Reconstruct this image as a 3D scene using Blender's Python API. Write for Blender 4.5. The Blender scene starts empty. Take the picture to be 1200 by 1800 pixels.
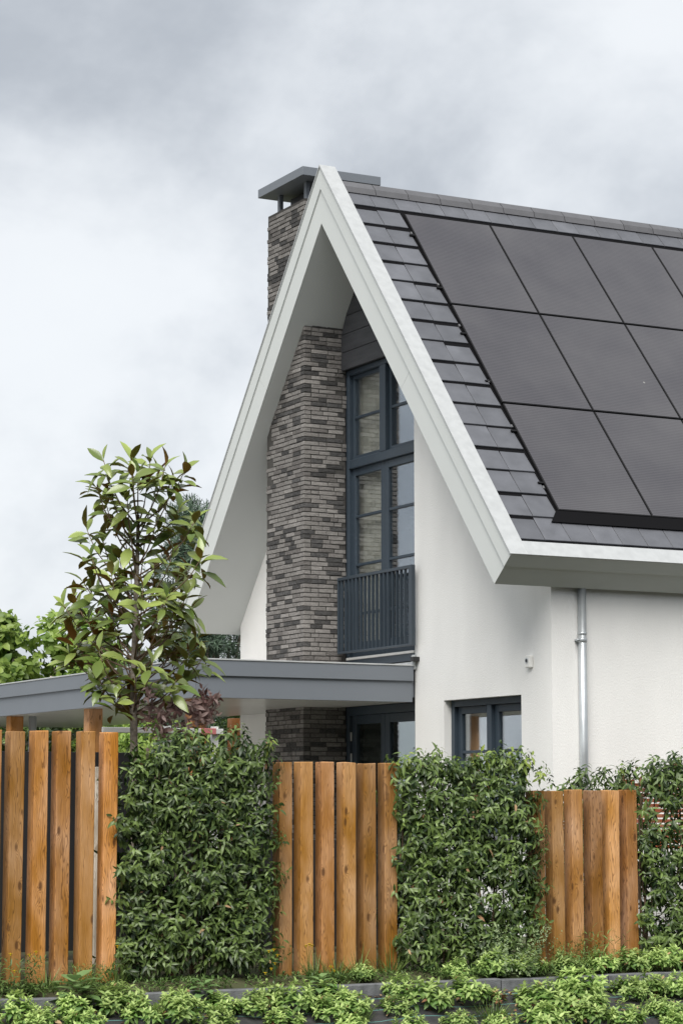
import bpy, math, random
import numpy as np
from mathutils import Vector, Matrix

random.seed(11)
rng = np.random.default_rng(11)
scene = bpy.context.scene
COL = scene.collection
R = math.radians

# ------------------------------------------------------------------ camera
cam_data = bpy.data.cameras.new("camera")
cam = bpy.data.objects.new("camera", cam_data)
COL.objects.link(cam)
YAW, PITCH = R(62.342), R(7.195)
fh = Vector((math.cos(YAW), math.sin(YAW), 0))
rt = Vector((math.sin(YAW), -math.cos(YAW), 0))
fw = fh * math.cos(PITCH) + Vector((0, 0, math.sin(PITCH)))
up = rt.cross(fw)
m = Matrix((rt, up, -fw)).transposed().to_4x4()
m.translation = (-11.547, -22.519, 1.28)
cam.matrix_world = m
cam_data.sensor_fit = 'VERTICAL'
cam_data.sensor_height = 36.0
cam_data.lens = 80.8
cam_data.clip_end = 2000
scene.camera = cam

# ------------------------------------------------------------------ world
SUN_EL, SUN_AZ = R(50), R(232)          # azimuth measured from +X towards +Y
world = bpy.data.worlds.new("World")
scene.world = world
world.use_nodes = True
nt = world.node_tree
for n in list(nt.nodes):
    nt.nodes.remove(n)
W = nt.nodes.new
L = nt.links.new
out = W('ShaderNodeOutputWorld')
bg = W('ShaderNodeBackground')
sky = W('ShaderNodeTexSky')
sky.sky_type = 'NISHITA'
sky.sun_disc = False
sky.sun_elevation = SUN_EL
sky.sun_rotation = R(90) - SUN_AZ
skys = W('ShaderNodeVectorMath'); skys.operation = 'SCALE'; skys.inputs['Scale'].default_value = 0.10
L(sky.outputs[0], skys.inputs[0])
tc = W('ShaderNodeTexCoord')
sep = W('ShaderNodeSeparateXYZ')
L(tc.outputs['Generated'], sep.inputs[0])
mx = W('ShaderNodeMath'); mx.operation = 'MAXIMUM'; mx.inputs[1].default_value = 0.0
L(sep.outputs[2], mx.inputs[0])
ad = W('ShaderNodeMath'); ad.operation = 'ADD'; ad.inputs[1].default_value = 0.75
L(mx.outputs[0], ad.inputs[0])
dx = W('ShaderNodeMath'); dx.operation = 'DIVIDE'
dy = W('ShaderNodeMath'); dy.operation = 'DIVIDE'
L(sep.outputs[0], dx.inputs[0]); L(ad.outputs[0], dx.inputs[1])
L(sep.outputs[1], dy.inputs[0]); L(ad.outputs[0], dy.inputs[1])
cmb = W('ShaderNodeCombineXYZ')
L(dx.outputs[0], cmb.inputs[0]); L(dy.outputs[0], cmb.inputs[1])
cmap = W('ShaderNodeMapping'); cmap.inputs['Location'].default_value = (40.05, 12.10, 0)
L(cmb.outputs[0], cmap.inputs[0])
n1 = W('ShaderNodeTexNoise'); n1.inputs['Scale'].default_value = 3.0
n1.inputs['Detail'].default_value = 7; n1.inputs['Roughness'].default_value = 0.56
n1.inputs['Distortion'].default_value = 0.15
L(cmap.outputs[0], n1.inputs[0])
cr = W('ShaderNodeValToRGB')
cr.color_ramp.interpolation = 'B_SPLINE'
e = cr.color_ramp.elements
e[0].position = 0.39; e[0].color = (0.325, 0.35, 0.385, 1)
e[1].position = 0.58; e[1].color = (0.665, 0.685, 0.705, 1)
k = e.new(0.48); k.color = (0.495, 0.522, 0.555, 1)
L(n1.outputs[0], cr.inputs[0])
mixw = W('ShaderNodeMix'); mixw.data_type = 'RGBA'
mixw.inputs[0].default_value = 0.94
L(skys.outputs[0], mixw.inputs[6]); L(cr.outputs[0], mixw.inputs[7])
L(mixw.outputs[2], bg.inputs[0])
bg.inputs[1].default_value = 1.0
L(bg.outputs[0], out.inputs[0])

# ------------------------------------------------------------------ sun
sd = bpy.data.lights.new("sun", 'SUN')
sd.energy = 3.3
sd.angle = R(40)
sd.color = (1.0, 0.965, 0.91)
sun = bpy.data.objects.new("sun", sd)
COL.objects.link(sun)
sdir = Vector((math.cos(SUN_EL) * math.cos(SUN_AZ), math.cos(SUN_EL) * math.sin(SUN_AZ), math.sin(SUN_EL)))
sun.rotation_euler = (-sdir).to_track_quat('-Z', 'Y').to_euler()

scene.view_settings.view_transform = 'Standard'
scene.view_settings.look = 'None'
scene.view_settings.exposure = 0.52
scene.view_settings.gamma = 1.0
scene.view_settings.use_curve_mapping = False

# ------------------------------------------------------------------ materials
def _new(name):
    mt = bpy.data.materials.new(name)
    mt.use_nodes = True
    t = mt.node_tree
    b = t.nodes['Principled BSDF']
    return mt, t, b

def mat(name, col, rough=0.6, var=0.0, scale=4.0, bump=0.0, bscale=60.0, metal=0.0, spec=0.5,
        stretch=(1, 1, 1), col2=None, orand=0.0, detail=5.0, rvar=0.0):
    mt, t, b = _new(name)
    N = t.nodes.new; K = t.links.new
    b.inputs['Roughness'].default_value = rough
    b.inputs['Metallic'].default_value = metal
    b.inputs['Specular IOR Level'].default_value = spec
    tcn = N('ShaderNodeTexCoord')
    mp = N('ShaderNodeMapping'); mp.inputs['Scale'].default_value = stretch
    K(tcn.outputs['Object'], mp.inputs[0])
    oi = N('ShaderNodeObjectInfo')
    off = N('ShaderNodeVectorMath'); off.operation = 'SCALE'; off.inputs['Scale'].default_value = 37.0
    cx = N('ShaderNodeCombineXYZ')
    for i in range(3):
        K(oi.outputs['Random'], cx.inputs[i])
    K(cx.outputs[0], off.inputs[0])
    addv = N('ShaderNodeVectorMath'); addv.operation = 'ADD'
    K(mp.outputs[0], addv.inputs[0]); K(off.outputs[0], addv.inputs[1])
    ns = N('ShaderNodeTexNoise'); ns.inputs['Scale'].default_value = scale; ns.inputs['Detail'].default_value = detail
    K(addv.outputs[0], ns.inputs[0])
    rp = N('ShaderNodeValToRGB')
    c2 = col2 if col2 else tuple(max(0, c * (1 - var)) for c in col)
    c1 = col if col2 else tuple(min(1, c * (1 + var * 0.6)) for c in col)
    rp.color_ramp.elements[0].position = 0.30; rp.color_ramp.elements[0].color = (*c2, 1)
    rp.color_ramp.elements[1].position = 0.70; rp.color_ramp.elements[1].color = (*c1, 1)
    K(ns.outputs[0], rp.inputs[0])
    last = rp.outputs[0]
    if orand:
        hs = N('ShaderNodeHueSaturation')
        ma = N('ShaderNodeMapRange'); ma.inputs[3].default_value = 1 - orand; ma.inputs[4].default_value = 1 + orand
        K(oi.outputs['Random'], ma.inputs[0]); K(ma.outputs[0], hs.inputs['Value'])
        K(last, hs.inputs['Color']); last = hs.outputs[0]
    K(last, b.inputs['Base Color'])
    if rvar:
        mr = N('ShaderNodeMapRange'); mr.inputs[3].default_value = max(0.02, rough - rvar); mr.inputs[4].default_value = min(1, rough + rvar)
        K(ns.outputs[0], mr.inputs[0]); K(mr.outputs[0], b.inputs['Roughness'])
    if bump:
        nb = N('ShaderNodeTexNoise'); nb.inputs['Scale'].default_value = bscale; nb.inputs['Detail'].default_value = 4
        K(addv.outputs[0], nb.inputs[0])
        bp = N('ShaderNodeBump'); bp.inputs['Strength'].default_value = bump; bp.inputs['Distance'].default_value = 0.01
        K(nb.outputs[0], bp.inputs['Height']); K(bp.outputs[0], b.inputs['Normal'])
    return mt

def leafmat(name, dark, light, rough=0.42, trans=0.25, spec=0.5):
    """leaf colour varies leaf by leaf through the 'lv' attribute"""
    mt, t, b = _new(name)
    N = t.nodes.new; K = t.links.new
    at = N('ShaderNodeAttribute'); at.attribute_name = 'lv'
    rp = N('ShaderNodeValToRGB')
    rp.color_ramp.elements[0].color = (*dark, 1); rp.color_ramp.elements[1].color = (*light, 1)
    K(at.outputs['Fac'], rp.inputs[0])
    oi = N('ShaderNodeObjectInfo')
    hs = N('ShaderNodeHueSaturation')
    ma = N('ShaderNodeMapRange'); ma.inputs[3].default_value = 0.82; ma.inputs[4].default_value = 1.2
    K(oi.outputs['Random'], ma.inputs[0]); K(ma.outputs[0], hs.inputs['Value'])
    K(rp.outputs[0], hs.inputs['Color'])
    K(hs.outputs[0], b.inputs['Base Color'])
    b.inputs['Roughness'].default_value = rough
    b.inputs['Specular IOR Level'].default_value = spec
    tr = N('ShaderNodeBsdfTranslucent'); K(hs.outputs[0], tr.inputs[0])
    mx_ = N('ShaderNodeMixShader'); mx_.inputs[0].default_value = trans
    K(b.outputs[0], mx_.inputs[1]); K(tr.outputs[0], mx_.inputs[2])
    K(mx_.outputs[0], t.nodes['Material Output'].inputs[0])
    return mt

def woodmat(name, light, dark, orand=0.12, along='Z', rough=0.62):
    """sawn softwood: growth rings cut lengthwise, with knots and streaks"""
    mt, t, b = _new(name)
    N = t.nodes.new; K = t.links.new
    b.inputs['Roughness'].default_value = rough
    b.inputs['Specular IOR Level'].default_value = 0.3
    tcn = N('ShaderNodeTexCoord'); oi = N('ShaderNodeObjectInfo')
    cx = N('ShaderNodeCombineXYZ')
    m1 = N('ShaderNodeMath'); m1.operation = 'MULTIPLY'; m1.inputs[1].default_value = 0.19
    m2 = N('ShaderNodeMath'); m2.operation = 'MULTIPLY'; m2.inputs[1].default_value = 61.7
    m3 = N('ShaderNodeMath'); m3.operation = 'FRACT'
    m4 = N('ShaderNodeMath'); m4.operation = 'MULTIPLY'; m4.inputs[1].default_value = 0.16
    K(oi.outputs['Random'], m1.inputs[0]); K(oi.outputs['Random'], m2.inputs[0])
    K(m2.outputs[0], m3.inputs[0]); K(m3.outputs[0], m4.inputs[0])
    order = {'Z': (0, 1, 2), 'Y': (0, 2, 1), 'X': (2, 1, 0)}[along]
    K(m1.outputs[0], cx.inputs[order[0]]); K(m4.outputs[0], cx.inputs[order[1]]); K(m2.outputs[0], cx.inputs[order[2]])
    ad_ = N('ShaderNodeVectorMath'); ad_.operation = 'ADD'
    K(tcn.outputs['Object'], ad_.inputs[0]); K(cx.outputs[0], ad_.inputs[1])
    # slow bend of the grain plus knots
    s1 = [7, 7, 7]; s1[order[2]] = 1.1
    mp1 = N('ShaderNodeMapping'); mp1.inputs['Scale'].default_value = s1
    K(ad_.outputs[0], mp1.inputs[0])
    nb = N('ShaderNodeTexNoise'); nb.inputs['Scale'].default_value = 1.6; nb.inputs['Detail'].default_value = 3
    K(mp1.outputs[0], nb.inputs[0])
    sk = [9, 9, 9]; sk[order[2]] = 3.6
    mpk = N('ShaderNodeMapping'); mpk.inputs['Scale'].default_value = sk
    K(ad_.outputs[0], mpk.inputs[0])
    vo = N('ShaderNodeTexVoronoi'); vo.inputs['Scale'].default_value = 1.0; vo.inputs['Randomness'].default_value = 1.0
    K(mpk.outputs[0], vo.inputs['Vector'])
    kn = N('ShaderNodeMapRange'); kn.interpolation_type = 'SMOOTHSTEP'
    kn.inputs[1].default_value = 0.0; kn.inputs[2].default_value = 0.30; kn.inputs[3].default_value = 1.0; kn.inputs[4].default_value = 0.0
    K(vo.outputs['Distance'], kn.inputs[0])
    # rings
    sp = N('ShaderNodeSeparateXYZ'); K(ad_.outputs[0], sp.inputs[0])
    o = order
    px_ = N('ShaderNodeMath'); px_.operation = 'ADD'; px_.inputs[1].default_value = -0.08
    py_ = N('ShaderNodeMath'); py_.operation = 'ADD'; py_.inputs[1].default_value = -0.02
    K(sp.outputs[o[0]], px_.inputs[0]); K(sp.outputs[o[1]], py_.inputs[0])
    cxy = N('ShaderNodeCombineXYZ'); K(px_.outputs[0], cxy.inputs[0]); K(py_.outputs[0], cxy.inputs[1])
    ln = N('ShaderNodeVectorMath'); ln.operation = 'LENGTH'; K(cxy.outputs[0], ln.inputs[0])
    f1 = N('ShaderNodeMath'); f1.operation = 'MULTIPLY_ADD'; f1.inputs[1].default_value = 0.11
    K(nb.outputs[0], f1.inputs[0]); K(ln.outputs['Value'], f1.inputs[2])
    f2 = N('ShaderNodeMath'); f2.operation = 'MULTIPLY_ADD'; f2.inputs[1].default_value = 0.022
    K(kn.outputs[0], f2.inputs[0]); K(f1.outputs[0], f2.inputs[2])
    f3 = N('ShaderNodeMath'); f3.operation = 'MULTIPLY'; f3.inputs[1].default_value = 130.0
    K(f2.outputs[0], f3.inputs[0])
    fr = N('ShaderNodeMath'); fr.operation = 'FRACT'; K(f3.outputs[0], fr.inputs[0])
    rp = N('ShaderNodeValToRGB')
    ee = rp.color_ramp.elements
    ee[0].position = 0.0; ee[0].color = (*light, 1)
    ee[1].position = 1.0; ee[1].color = (*[l * 0.9 for l in light], 1)
    mid = ee.new(0.55); mid.color = (*[l * 0.93 for l in light], 1)
    dk = ee.new(0.86); dk.color = (*[0.35 * l + 0.65 * d for l, d in zip(light, dark)], 1)
    K(fr.outputs[0], rp.inputs[0])
    # fine fibre streaks
    s2 = [150, 150, 150]; s2[order[2]] = 4
    mp2 = N('ShaderNodeMapping'); mp2.inputs['Scale'].default_value = s2
    K(ad_.outputs[0], mp2.inputs[0])
    nf = N('ShaderNodeTexNoise'); nf.inputs['Scale'].default_value = 1.0; nf.inputs['Detail'].default_value = 3
    K(mp2.outputs[0], nf.inputs[0])
    # broad stain patches
    s3 = [4, 4, 4]; s3[order[2]] = 1.6
    mp3 = N('ShaderNodeMapping'); mp3.inputs['Scale'].default_value = s3
    K(ad_.outputs[0], mp3.inputs[0])
    n3 = N('ShaderNodeTexNoise'); n3.inputs['Scale'].default_value = 1.3; n3.inputs['Detail'].default_value = 4
    K(mp3.outputs[0], n3.inputs[0])
    v = N('ShaderNodeMath'); v.operation = 'MULTIPLY_ADD'; v.inputs[1].default_value = 0.5; v.inputs[2].default_value = 0.52
    K(nf.outputs[0], v.inputs[0])
    v2 = N('ShaderNodeMath'); v2.operation = 'MULTIPLY_ADD'; v2.inputs[1].default_value = 1.5; v2.inputs[2].default_value = -0.53
    K(n3.outputs[0], v2.inputs[0])
    v3 = N('ShaderNodeMath'); v3.operation = 'ADD'; K(v.outputs[0], v3.inputs[0]); K(v2.outputs[0], v3.inputs[1])
    mr = N('ShaderNodeMapRange'); mr.inputs[3].default_value = 1 - orand; mr.inputs[4].default_value = 1 + orand
    K(m3.outputs[0], mr.inputs[0])
    v4 = N('ShaderNodeMath'); v4.operation = 'MULTIPLY'; K(v3.outputs[0], v4.inputs[0]); K(mr.outputs[0], v4.inputs[1])
    hs = N('ShaderNodeHueSaturation'); K(v4.outputs[0], hs.inputs['Value']); K(rp.outputs[0], hs.inputs['Color'])
    hr = N('ShaderNodeMapRange'); hr.inputs[3].default_value = 0.494; hr.inputs[4].default_value = 0.504
    K(oi.outputs['Random'], hr.inputs[0]); K(hr.outputs[0], hs.inputs['Hue'])
    sr = N('ShaderNodeMapRange'); sr.inputs[1].default_value = .3; sr.inputs[2].default_value = .75; sr.inputs[3].default_value = 1.12; sr.inputs[4].default_value = 0.78
    K(n3.outputs[0], sr.inputs[0]); K(sr.outputs[0], hs.inputs['Saturation'])
    # knot hearts
    kh = N('ShaderNodeMapRange'); kh.interpolation_type = 'SMOOTHSTEP'
    kh.inputs[1].default_value = 0.07; kh.inputs[2].default_value = 0.17; kh.inputs[3].default_value = 0.75; kh.inputs[4].default_value = 0.0
    K(vo.outputs['Distance'], kh.inputs[0])
    mk = N('ShaderNodeMix'); mk.data_type = 'RGBA'
    K(kh.outputs[0], mk.inputs[0]); K(hs.outputs[0], mk.inputs[6]); mk.inputs[7].default_value = (*[d * 0.8 for d in dark], 1)
    K(mk.outputs[2], b.inputs['Base Color'])
    bp = N('ShaderNodeBump'); bp.inputs['Strength'].default_value = 0.35; bp.inputs['Distance'].default_value = 0.004
    K(v3.outputs[0], bp.inputs['Height']); K(bp.outputs[0], b.inputs['Normal'])
    return mt

def glassmat(name, refl=0.42, tint=(0.80, 0.86, 0.84)):
    mt, t, b = _new(name)
    t.nodes.remove(b)
    N = t.nodes.new; K = t.links.new
    tr = N('ShaderNodeBsdfTransparent'); tr.inputs[0].default_value = (*tint, 1)
    gl = N('ShaderNodeBsdfGlossy'); gl.inputs['Roughness'].default_value = 0.0
    gl.inputs['Color'].default_value = (0.93, 0.96, 1.0, 1)
    fr = N('ShaderNodeFresnel'); fr.inputs[0].default_value = 1.6
    mr = N('ShaderNodeMapRange'); mr.inputs[1].default_value = 0.05; mr.inputs[2].default_value = 0.5
    mr.inputs[3].default_value = refl * 0.5; mr.inputs[4].default_value = min(1.0, refl * 2.0)
    K(fr.outputs[0], mr.inputs[0])
    ms = N('ShaderNodeMixShader'); K(mr.outputs[0], ms.inputs[0])
    K(tr.outputs[0], ms.inputs[1]); K(gl.outputs[0], ms.inputs[2])
    K(ms.outputs[0], t.nodes['Material Output'].inputs[0])
    return mt

M = {}
M['render'] = mat('white_render', (0.80, 0.80, 0.785), 0.9, 0.05, 2.2, 0.5, 160, spec=0.2, stretch=(1, 1, .35), detail=9)
M['paint'] = mat('pale_grey_paint', (0.555, 0.58, 0.572), 0.55, 0.025, 1.5, 0.0, spec=0.3)
M['zinc'] = mat('weathered_zinc', (0.45, 0.465, 0.47), 0.55, 0.08, 12, 0.05, 30, metal=0.2, detail=7, rvar=0.1)
M['pipe_zinc'] = mat('pipe_zinc', (0.50, 0.53, 0.55), 0.38, 0.10, 6, 0, metal=0.6, rvar=0.1)
M['brickA'] = mat('brick_taupe', (0.275, 0.262, 0.250), 0.9, 0, 26, 0.7, 70, col2=(0.180, 0.171, 0.163), orand=0.17, spec=0.15, stretch=(1, 1, 2.5))
M['brickB'] = mat('brick_grey_brown', (0.205, 0.194, 0.185), 0.9, 0, 30, 0.8, 70, col2=(0.125, 0.117, 0.112), orand=0.25, spec=0.15, stretch=(1, 1, 2.5))
M['brickC'] = mat('brick_charcoal', (0.105, 0.102, 0.10), 0.85, 0, 26, 0.8, 70, col2=(0.045, 0.045, 0.046), orand=0.25, spec=0.2, stretch=(1, 1, 2.5))
M['mortar'] = mat('dark_mortar', (0.075, 0.072, 0.068), 0.95, 0.2, 30, 0.3, 80, spec=0.1)
M['frame'] = mat('blue_grey_frame', (0.038, 0.054, 0.072), 0.42, 0.06, 3, 0, spec=0.45)
M['clad'] = mat('charcoal_board', (0.050, 0.052, 0.058), 0.6, 0.25, 7, 0.25, 50, orand=0.15, stretch=(1, 0.4, 3))
M['rail'] = mat('anthracite_steel', (0.033, 0.046, 0.060), 0.40, 0.05, 4, 0)
M['canopy'] = mat('grey_blue_aluminium', (0.155, 0.172, 0.195), 0.5, 0.03, 1.5, 0.0, spec=0.4)
M['soffit'] = mat('canopy_soffit_panel', (0.46, 0.46, 0.43), 0.28, 0.03, 2, 0.0, spec=0.6)
M['tile'] = mat('flat_slate_grey_tile', (0.108, 0.112, 0.126), 0.38, 0.2, 5, 0.12, 90, orand=0.16, rvar=0.08, spec=0.6)
M['ridge'] = mat('ridge_tile', (0.10, 0.10, 0.107), 0.5, 0.12, 8, 0.1, 60, orand=0.06)
M['under'] = mat('roof_underlay', (0.008, 0.008, 0.009), 0.95, spec=0.05)
M['pframe'] = mat('black_panel_frame', (0.008, 0.008, 0.009), 0.55, spec=0.25)
M['clamp'] = mat('panel_clamp', (0.6, 0.6, 0.6), 0.35, metal=0.9)
M['dclamp'] = mat('dark_clamp', (0.16, 0.16, 0.165), 0.4, metal=0.6)
M['glass'] = glassmat('window_glass', 0.32, (0.95, 0.97, 0.96))
M['glass2'] = glassmat('door_glass', 0.25)
M['curtain'] = mat('beige_curtain', (0.84, 0.78, 0.68), 0.9, 0.06, 5, 0, stretch=(1, 6, 0.3))
M['interior'] = mat('interior_wall', (0.42, 0.40, 0.37), 0.9, 0.03)
M['white'] = mat('white_plastic', (0.72, 0.72, 0.70), 0.45, 0.03)
M['black'] = mat('black_plastic', (0.015, 0.015, 0.016), 0.5, 0.1)
M['lead'] = mat('lead_flashing', (0.48, 0.50, 0.51), 0.5, 0.15, 10, 0.2, 30, metal=0.3)
M['post'] = woodmat('larch_post', (0.49, 0.24, 0.072), (0.065, 0.022, 0.007), 0.42)
M['cpost'] = woodmat('canopy_timber', (0.44, 0.20, 0.065), (0.13, 0.045, 0.015), 0.08)
M['redwood'] = woodmat('red_brown_slat', (0.30, 0.085, 0.035), (0.10, 0.03, 0.015), 0.1, along='X')
M['palewood'] = woodmat('pale_board', (0.62, 0.56, 0.46), (0.32, 0.25, 0.17), 0.06)
M['bark'] = mat('grey_bark', (0.22, 0.19, 0.155), 0.9, 0.35, 40, 0.8, 60)
M['twig'] = mat('brown_twig', (0.17, 0.115, 0.075), 0.85, 0.2, 40)
M['concrete'] = mat('kerb_concrete', (0.145, 0.15, 0.158), 0.9, 0.35, 14, 0.4, 120, spec=0.2)
M['bounce_paving'] = mat('pale_bounce_paving', (0.42, 0.41, 0.39), 0.9, 0.15, 3, 0.4, 60, spec=0.2)
M['soil'] = mat('soil_grass', (0.10, 0.08, 0.055), 0.95, 0, 1.4, 0.5, 30, col2=(0.05, 0.07, 0.028), spec=0.1, detail=9)
M['asphalt'] = mat('asphalt', (0.055, 0.055, 0.056), 0.9, 0.2, 60, 0.5, 200, spec=0.2)
M['hedge'] = leafmat('hedge_leaf', (0.019, 0.046, 0.010), (0.195, 0.285, 0.075), 0.42, 0.24)
M['hedge_new'] = leafmat('hedge_new_leaf', (0.10, 0.17, 0.03), (0.30, 0.38, 0.07), 0.4, 0.3)
M['magtop'] = leafmat('magnolia_leaf_top', (0.095, 0.160, 0.032), (0.37, 0.46, 0.125), 0.26, 0.34, 0.7)
M['magbot'] = leafmat('magnolia_leaf_underside', (0.33, 0.14, 0.034), (0.20, 0.24, 0.07), 0.6, 0.25, 0.3)
M['purple'] = leafmat('purple_leaf', (0.15, 0.075, 0.065), (0.46, 0.34, 0.31), 0.5, 0.3)
M['cover'] = leafmat('ground_cover_leaf', (0.13, 0.26, 0.05), (0.55, 0.68, 0.24), 0.5, 0.34)
M['weed'] = leafmat('weed_leaf', (0.055, 0.115, 0.03), (0.18, 0.28, 0.075), 0.5, 0.25)
M['dry'] = leafmat('dry_leaf', (0.20, 0.085, 0.035), (0.52, 0.36, 0.20), 0.8, 0.2)
M['grass'] = leafmat('grass_blade', (0.06, 0.12, 0.025), (0.22, 0.32, 0.08), 0.5, 0.3)
M['plane'] = leafmat('broad_tree_leaf', (0.12, 0.22, 0.040), (0.42, 0.55, 0.13), 0.45, 0.45)
M['pine'] = leafmat('pine_needle', (0.022, 0.045, 0.026), (0.13, 0.20, 0.13), 0.6, 0.1)
M['bush'] = leafmat('dark_bush_leaf', (0.020, 0.042, 0.012), (0.095, 0.145, 0.040), 0.45, 0.2)
M['petal'] = mat('yellow_petal', (0.72, 0.50, 0.02), 0.6, 0.1)
M['redstripe'] = mat('red_paint', (0.60, 0.20, 0.20), 0.5, 0.1)

# solar cell glass: fine pinstripes of the cells under glass
def panelmat():
    mt, t, b = _new('solar_glass')
    N = t.nodes.new; K = t.links.new
    tcn = N('ShaderNodeTexCoord'); sp = N('ShaderNodeSeparateXYZ'); K(tcn.outputs['Object'], sp.inputs[0])
    def stripe(axis, per, wdt):
        a = N('ShaderNodeMath'); a.operation = 'MULTIPLY'; a.inputs[1].default_value = 1 / per
        K(sp.outputs[axis], a.inputs[0])
        f_ = N('ShaderNodeMath'); f_.operation = 'FRACT'; K(a.outputs[0], f_.inputs[0])
        l_ = N('ShaderNodeMath'); l_.operation = 'LESS_THAN'; l_.inputs[1].default_value = wdt; K(f_.outputs[0], l_.inputs[0])
        return l_.outputs[0]
    s1 = stripe(1, 0.026, 0.3)
    ns = N('ShaderNodeTexNoise'); ns.inputs['Scale'].default_value = 2.5; ns.inputs['Detail'].default_value = 5
    K(tcn.outputs['Object'], ns.inputs[0])
    mxx = N('ShaderNodeMix'); mxx.data_type = 'RGBA'
    mxx.inputs[6].default_value = (0.043, 0.041, 0.047, 1); mxx.inputs[7].default_value = (0.075, 0.072, 0.081, 1)
    K(s1, mxx.inputs[0])
    K(mxx.outputs[2], b.inputs['Base Color'])
    mr = N('ShaderNodeMapRange'); mr.inputs[3].default_value = 0.08; mr.inputs[4].default_value = 0.22
    K(ns.outputs[0], mr.inputs[0]); K(mr.outputs[0], b.inputs['Roughness'])
    # a few dried droppings and dust on the glass
    oi = N('ShaderNodeObjectInfo'); vd = N('ShaderNodeVectorMath'); vd.operation = 'ADD'
    K(tcn.outputs['Object'], vd.inputs[0]); K(oi.outputs['Location'], vd.inputs[1])
    vo = N('ShaderNodeTexVoronoi'); vo.inputs['Scale'].default_value = 2.6; K(vd.outputs[0], vo.inputs['Vector'])
    sp_ = N('ShaderNodeMath'); sp_.operation = 'LESS_THAN'; sp_.inputs[1].default_value = 0.035; K(vo.outputs['Distance'], sp_.inputs[0])
    md = N('ShaderNodeMix'); md.data_type = 'RGBA'; K(sp_.outputs[0], md.inputs[0]); K(mxx.outputs[2], md.inputs[6]); md.inputs[7].default_value = (0.22, 0.22, 0.21, 1)
    n5 = N('ShaderNodeTexNoise'); n5.inputs['Scale'].default_value = 1.2; n5.inputs['Detail'].default_value = 6; K(vd.outputs[0], n5.inputs[0])
    mu = N('ShaderNodeMapRange'); mu.inputs[1].default_value = .35; mu.inputs[2].default_value = .75; mu.inputs[3].default_value = 0; mu.inputs[4].default_value = .16; K(n5.outputs[0], mu.inputs[0])
    m5 = N('ShaderNodeMix'); m5.data_type = 'RGBA'; K(mu.outputs[0], m5.inputs[0]); K(md.outputs[2], m5.inputs[6]); m5.inputs[7].default_value = (0.20, 0.195, 0.19, 1)
    K(m5.outputs[2], b.inputs['Base Color'])
    b.inputs['Specular IOR Level'].default_value = 0.5
    return mt
M['solar'] = panelmat()

def weedmat():
    mt, t, b = _new('weed_fabric')
    N = t.nodes.new; K = t.links.new
    tcn = N('ShaderNodeTexCoord'); sp = N('ShaderNodeSeparateXYZ'); K(tcn.outputs['Object'], sp.inputs[0])
    ns = N('ShaderNodeTexNoise'); ns.inputs['Scale'].default_value = 3; ns.inputs['Detail'].default_value = 3
    K(tcn.outputs['Object'], ns.inputs[0])
    ma = N('ShaderNodeMath'); ma.operation = 'MULTIPLY_ADD'; ma.inputs[1].default_value = 0.02
    K(ns.outputs[0], ma.inputs[0]); K(sp.outputs[1], ma.inputs[2])
    a = N('ShaderNodeMath'); a.operation = 'MULTIPLY'; a.inputs[1].default_value = 1 / 0.15; K(ma.outputs[0], a.inputs[0])
    f_ = N('ShaderNodeMath'); f_.operation = 'FRACT'; K(a.outputs[0], f_.inputs[0])
    l_ = N('ShaderNodeMath'); l_.operation = 'LESS_THAN'; l_.inputs[1].default_value = 0.05; K(f_.outputs[0], l_.inputs[0])
    n2 = N('ShaderNodeTexNoise'); n2.inputs['Scale'].default_value = 9; n2.inputs['Detail'].default_value = 8
    K(tcn.outputs['Object'], n2.inputs[0])
    rp = N('ShaderNodeValToRGB')
    rp.color_ramp.elements[0].position = 0.35; rp.color_ramp.elements[0].color = (0.024, 0.024, 0.027, 1)
    rp.color_ramp.elements[1].position = 0.75; rp.color_ramp.elements[1].color = (0.060, 0.058, 0.058, 1)
    K(n2.outputs[0], rp.inputs[0])
    mxx = N('ShaderNodeMix'); mxx.data_type = 'RGBA'
    K(l_.outputs[0], mxx.inputs[0]); K(rp.outputs[0], mxx.inputs[6]); mxx.inputs[7].default_value = (0.10, 0.24, 0.22, 1)
    K(mxx.outputs[2], b.inputs['Base Color'])
    b.inputs['Roughness'].default_value = 0.6
    return mt
M['weedmat'] = weedmat()

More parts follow.
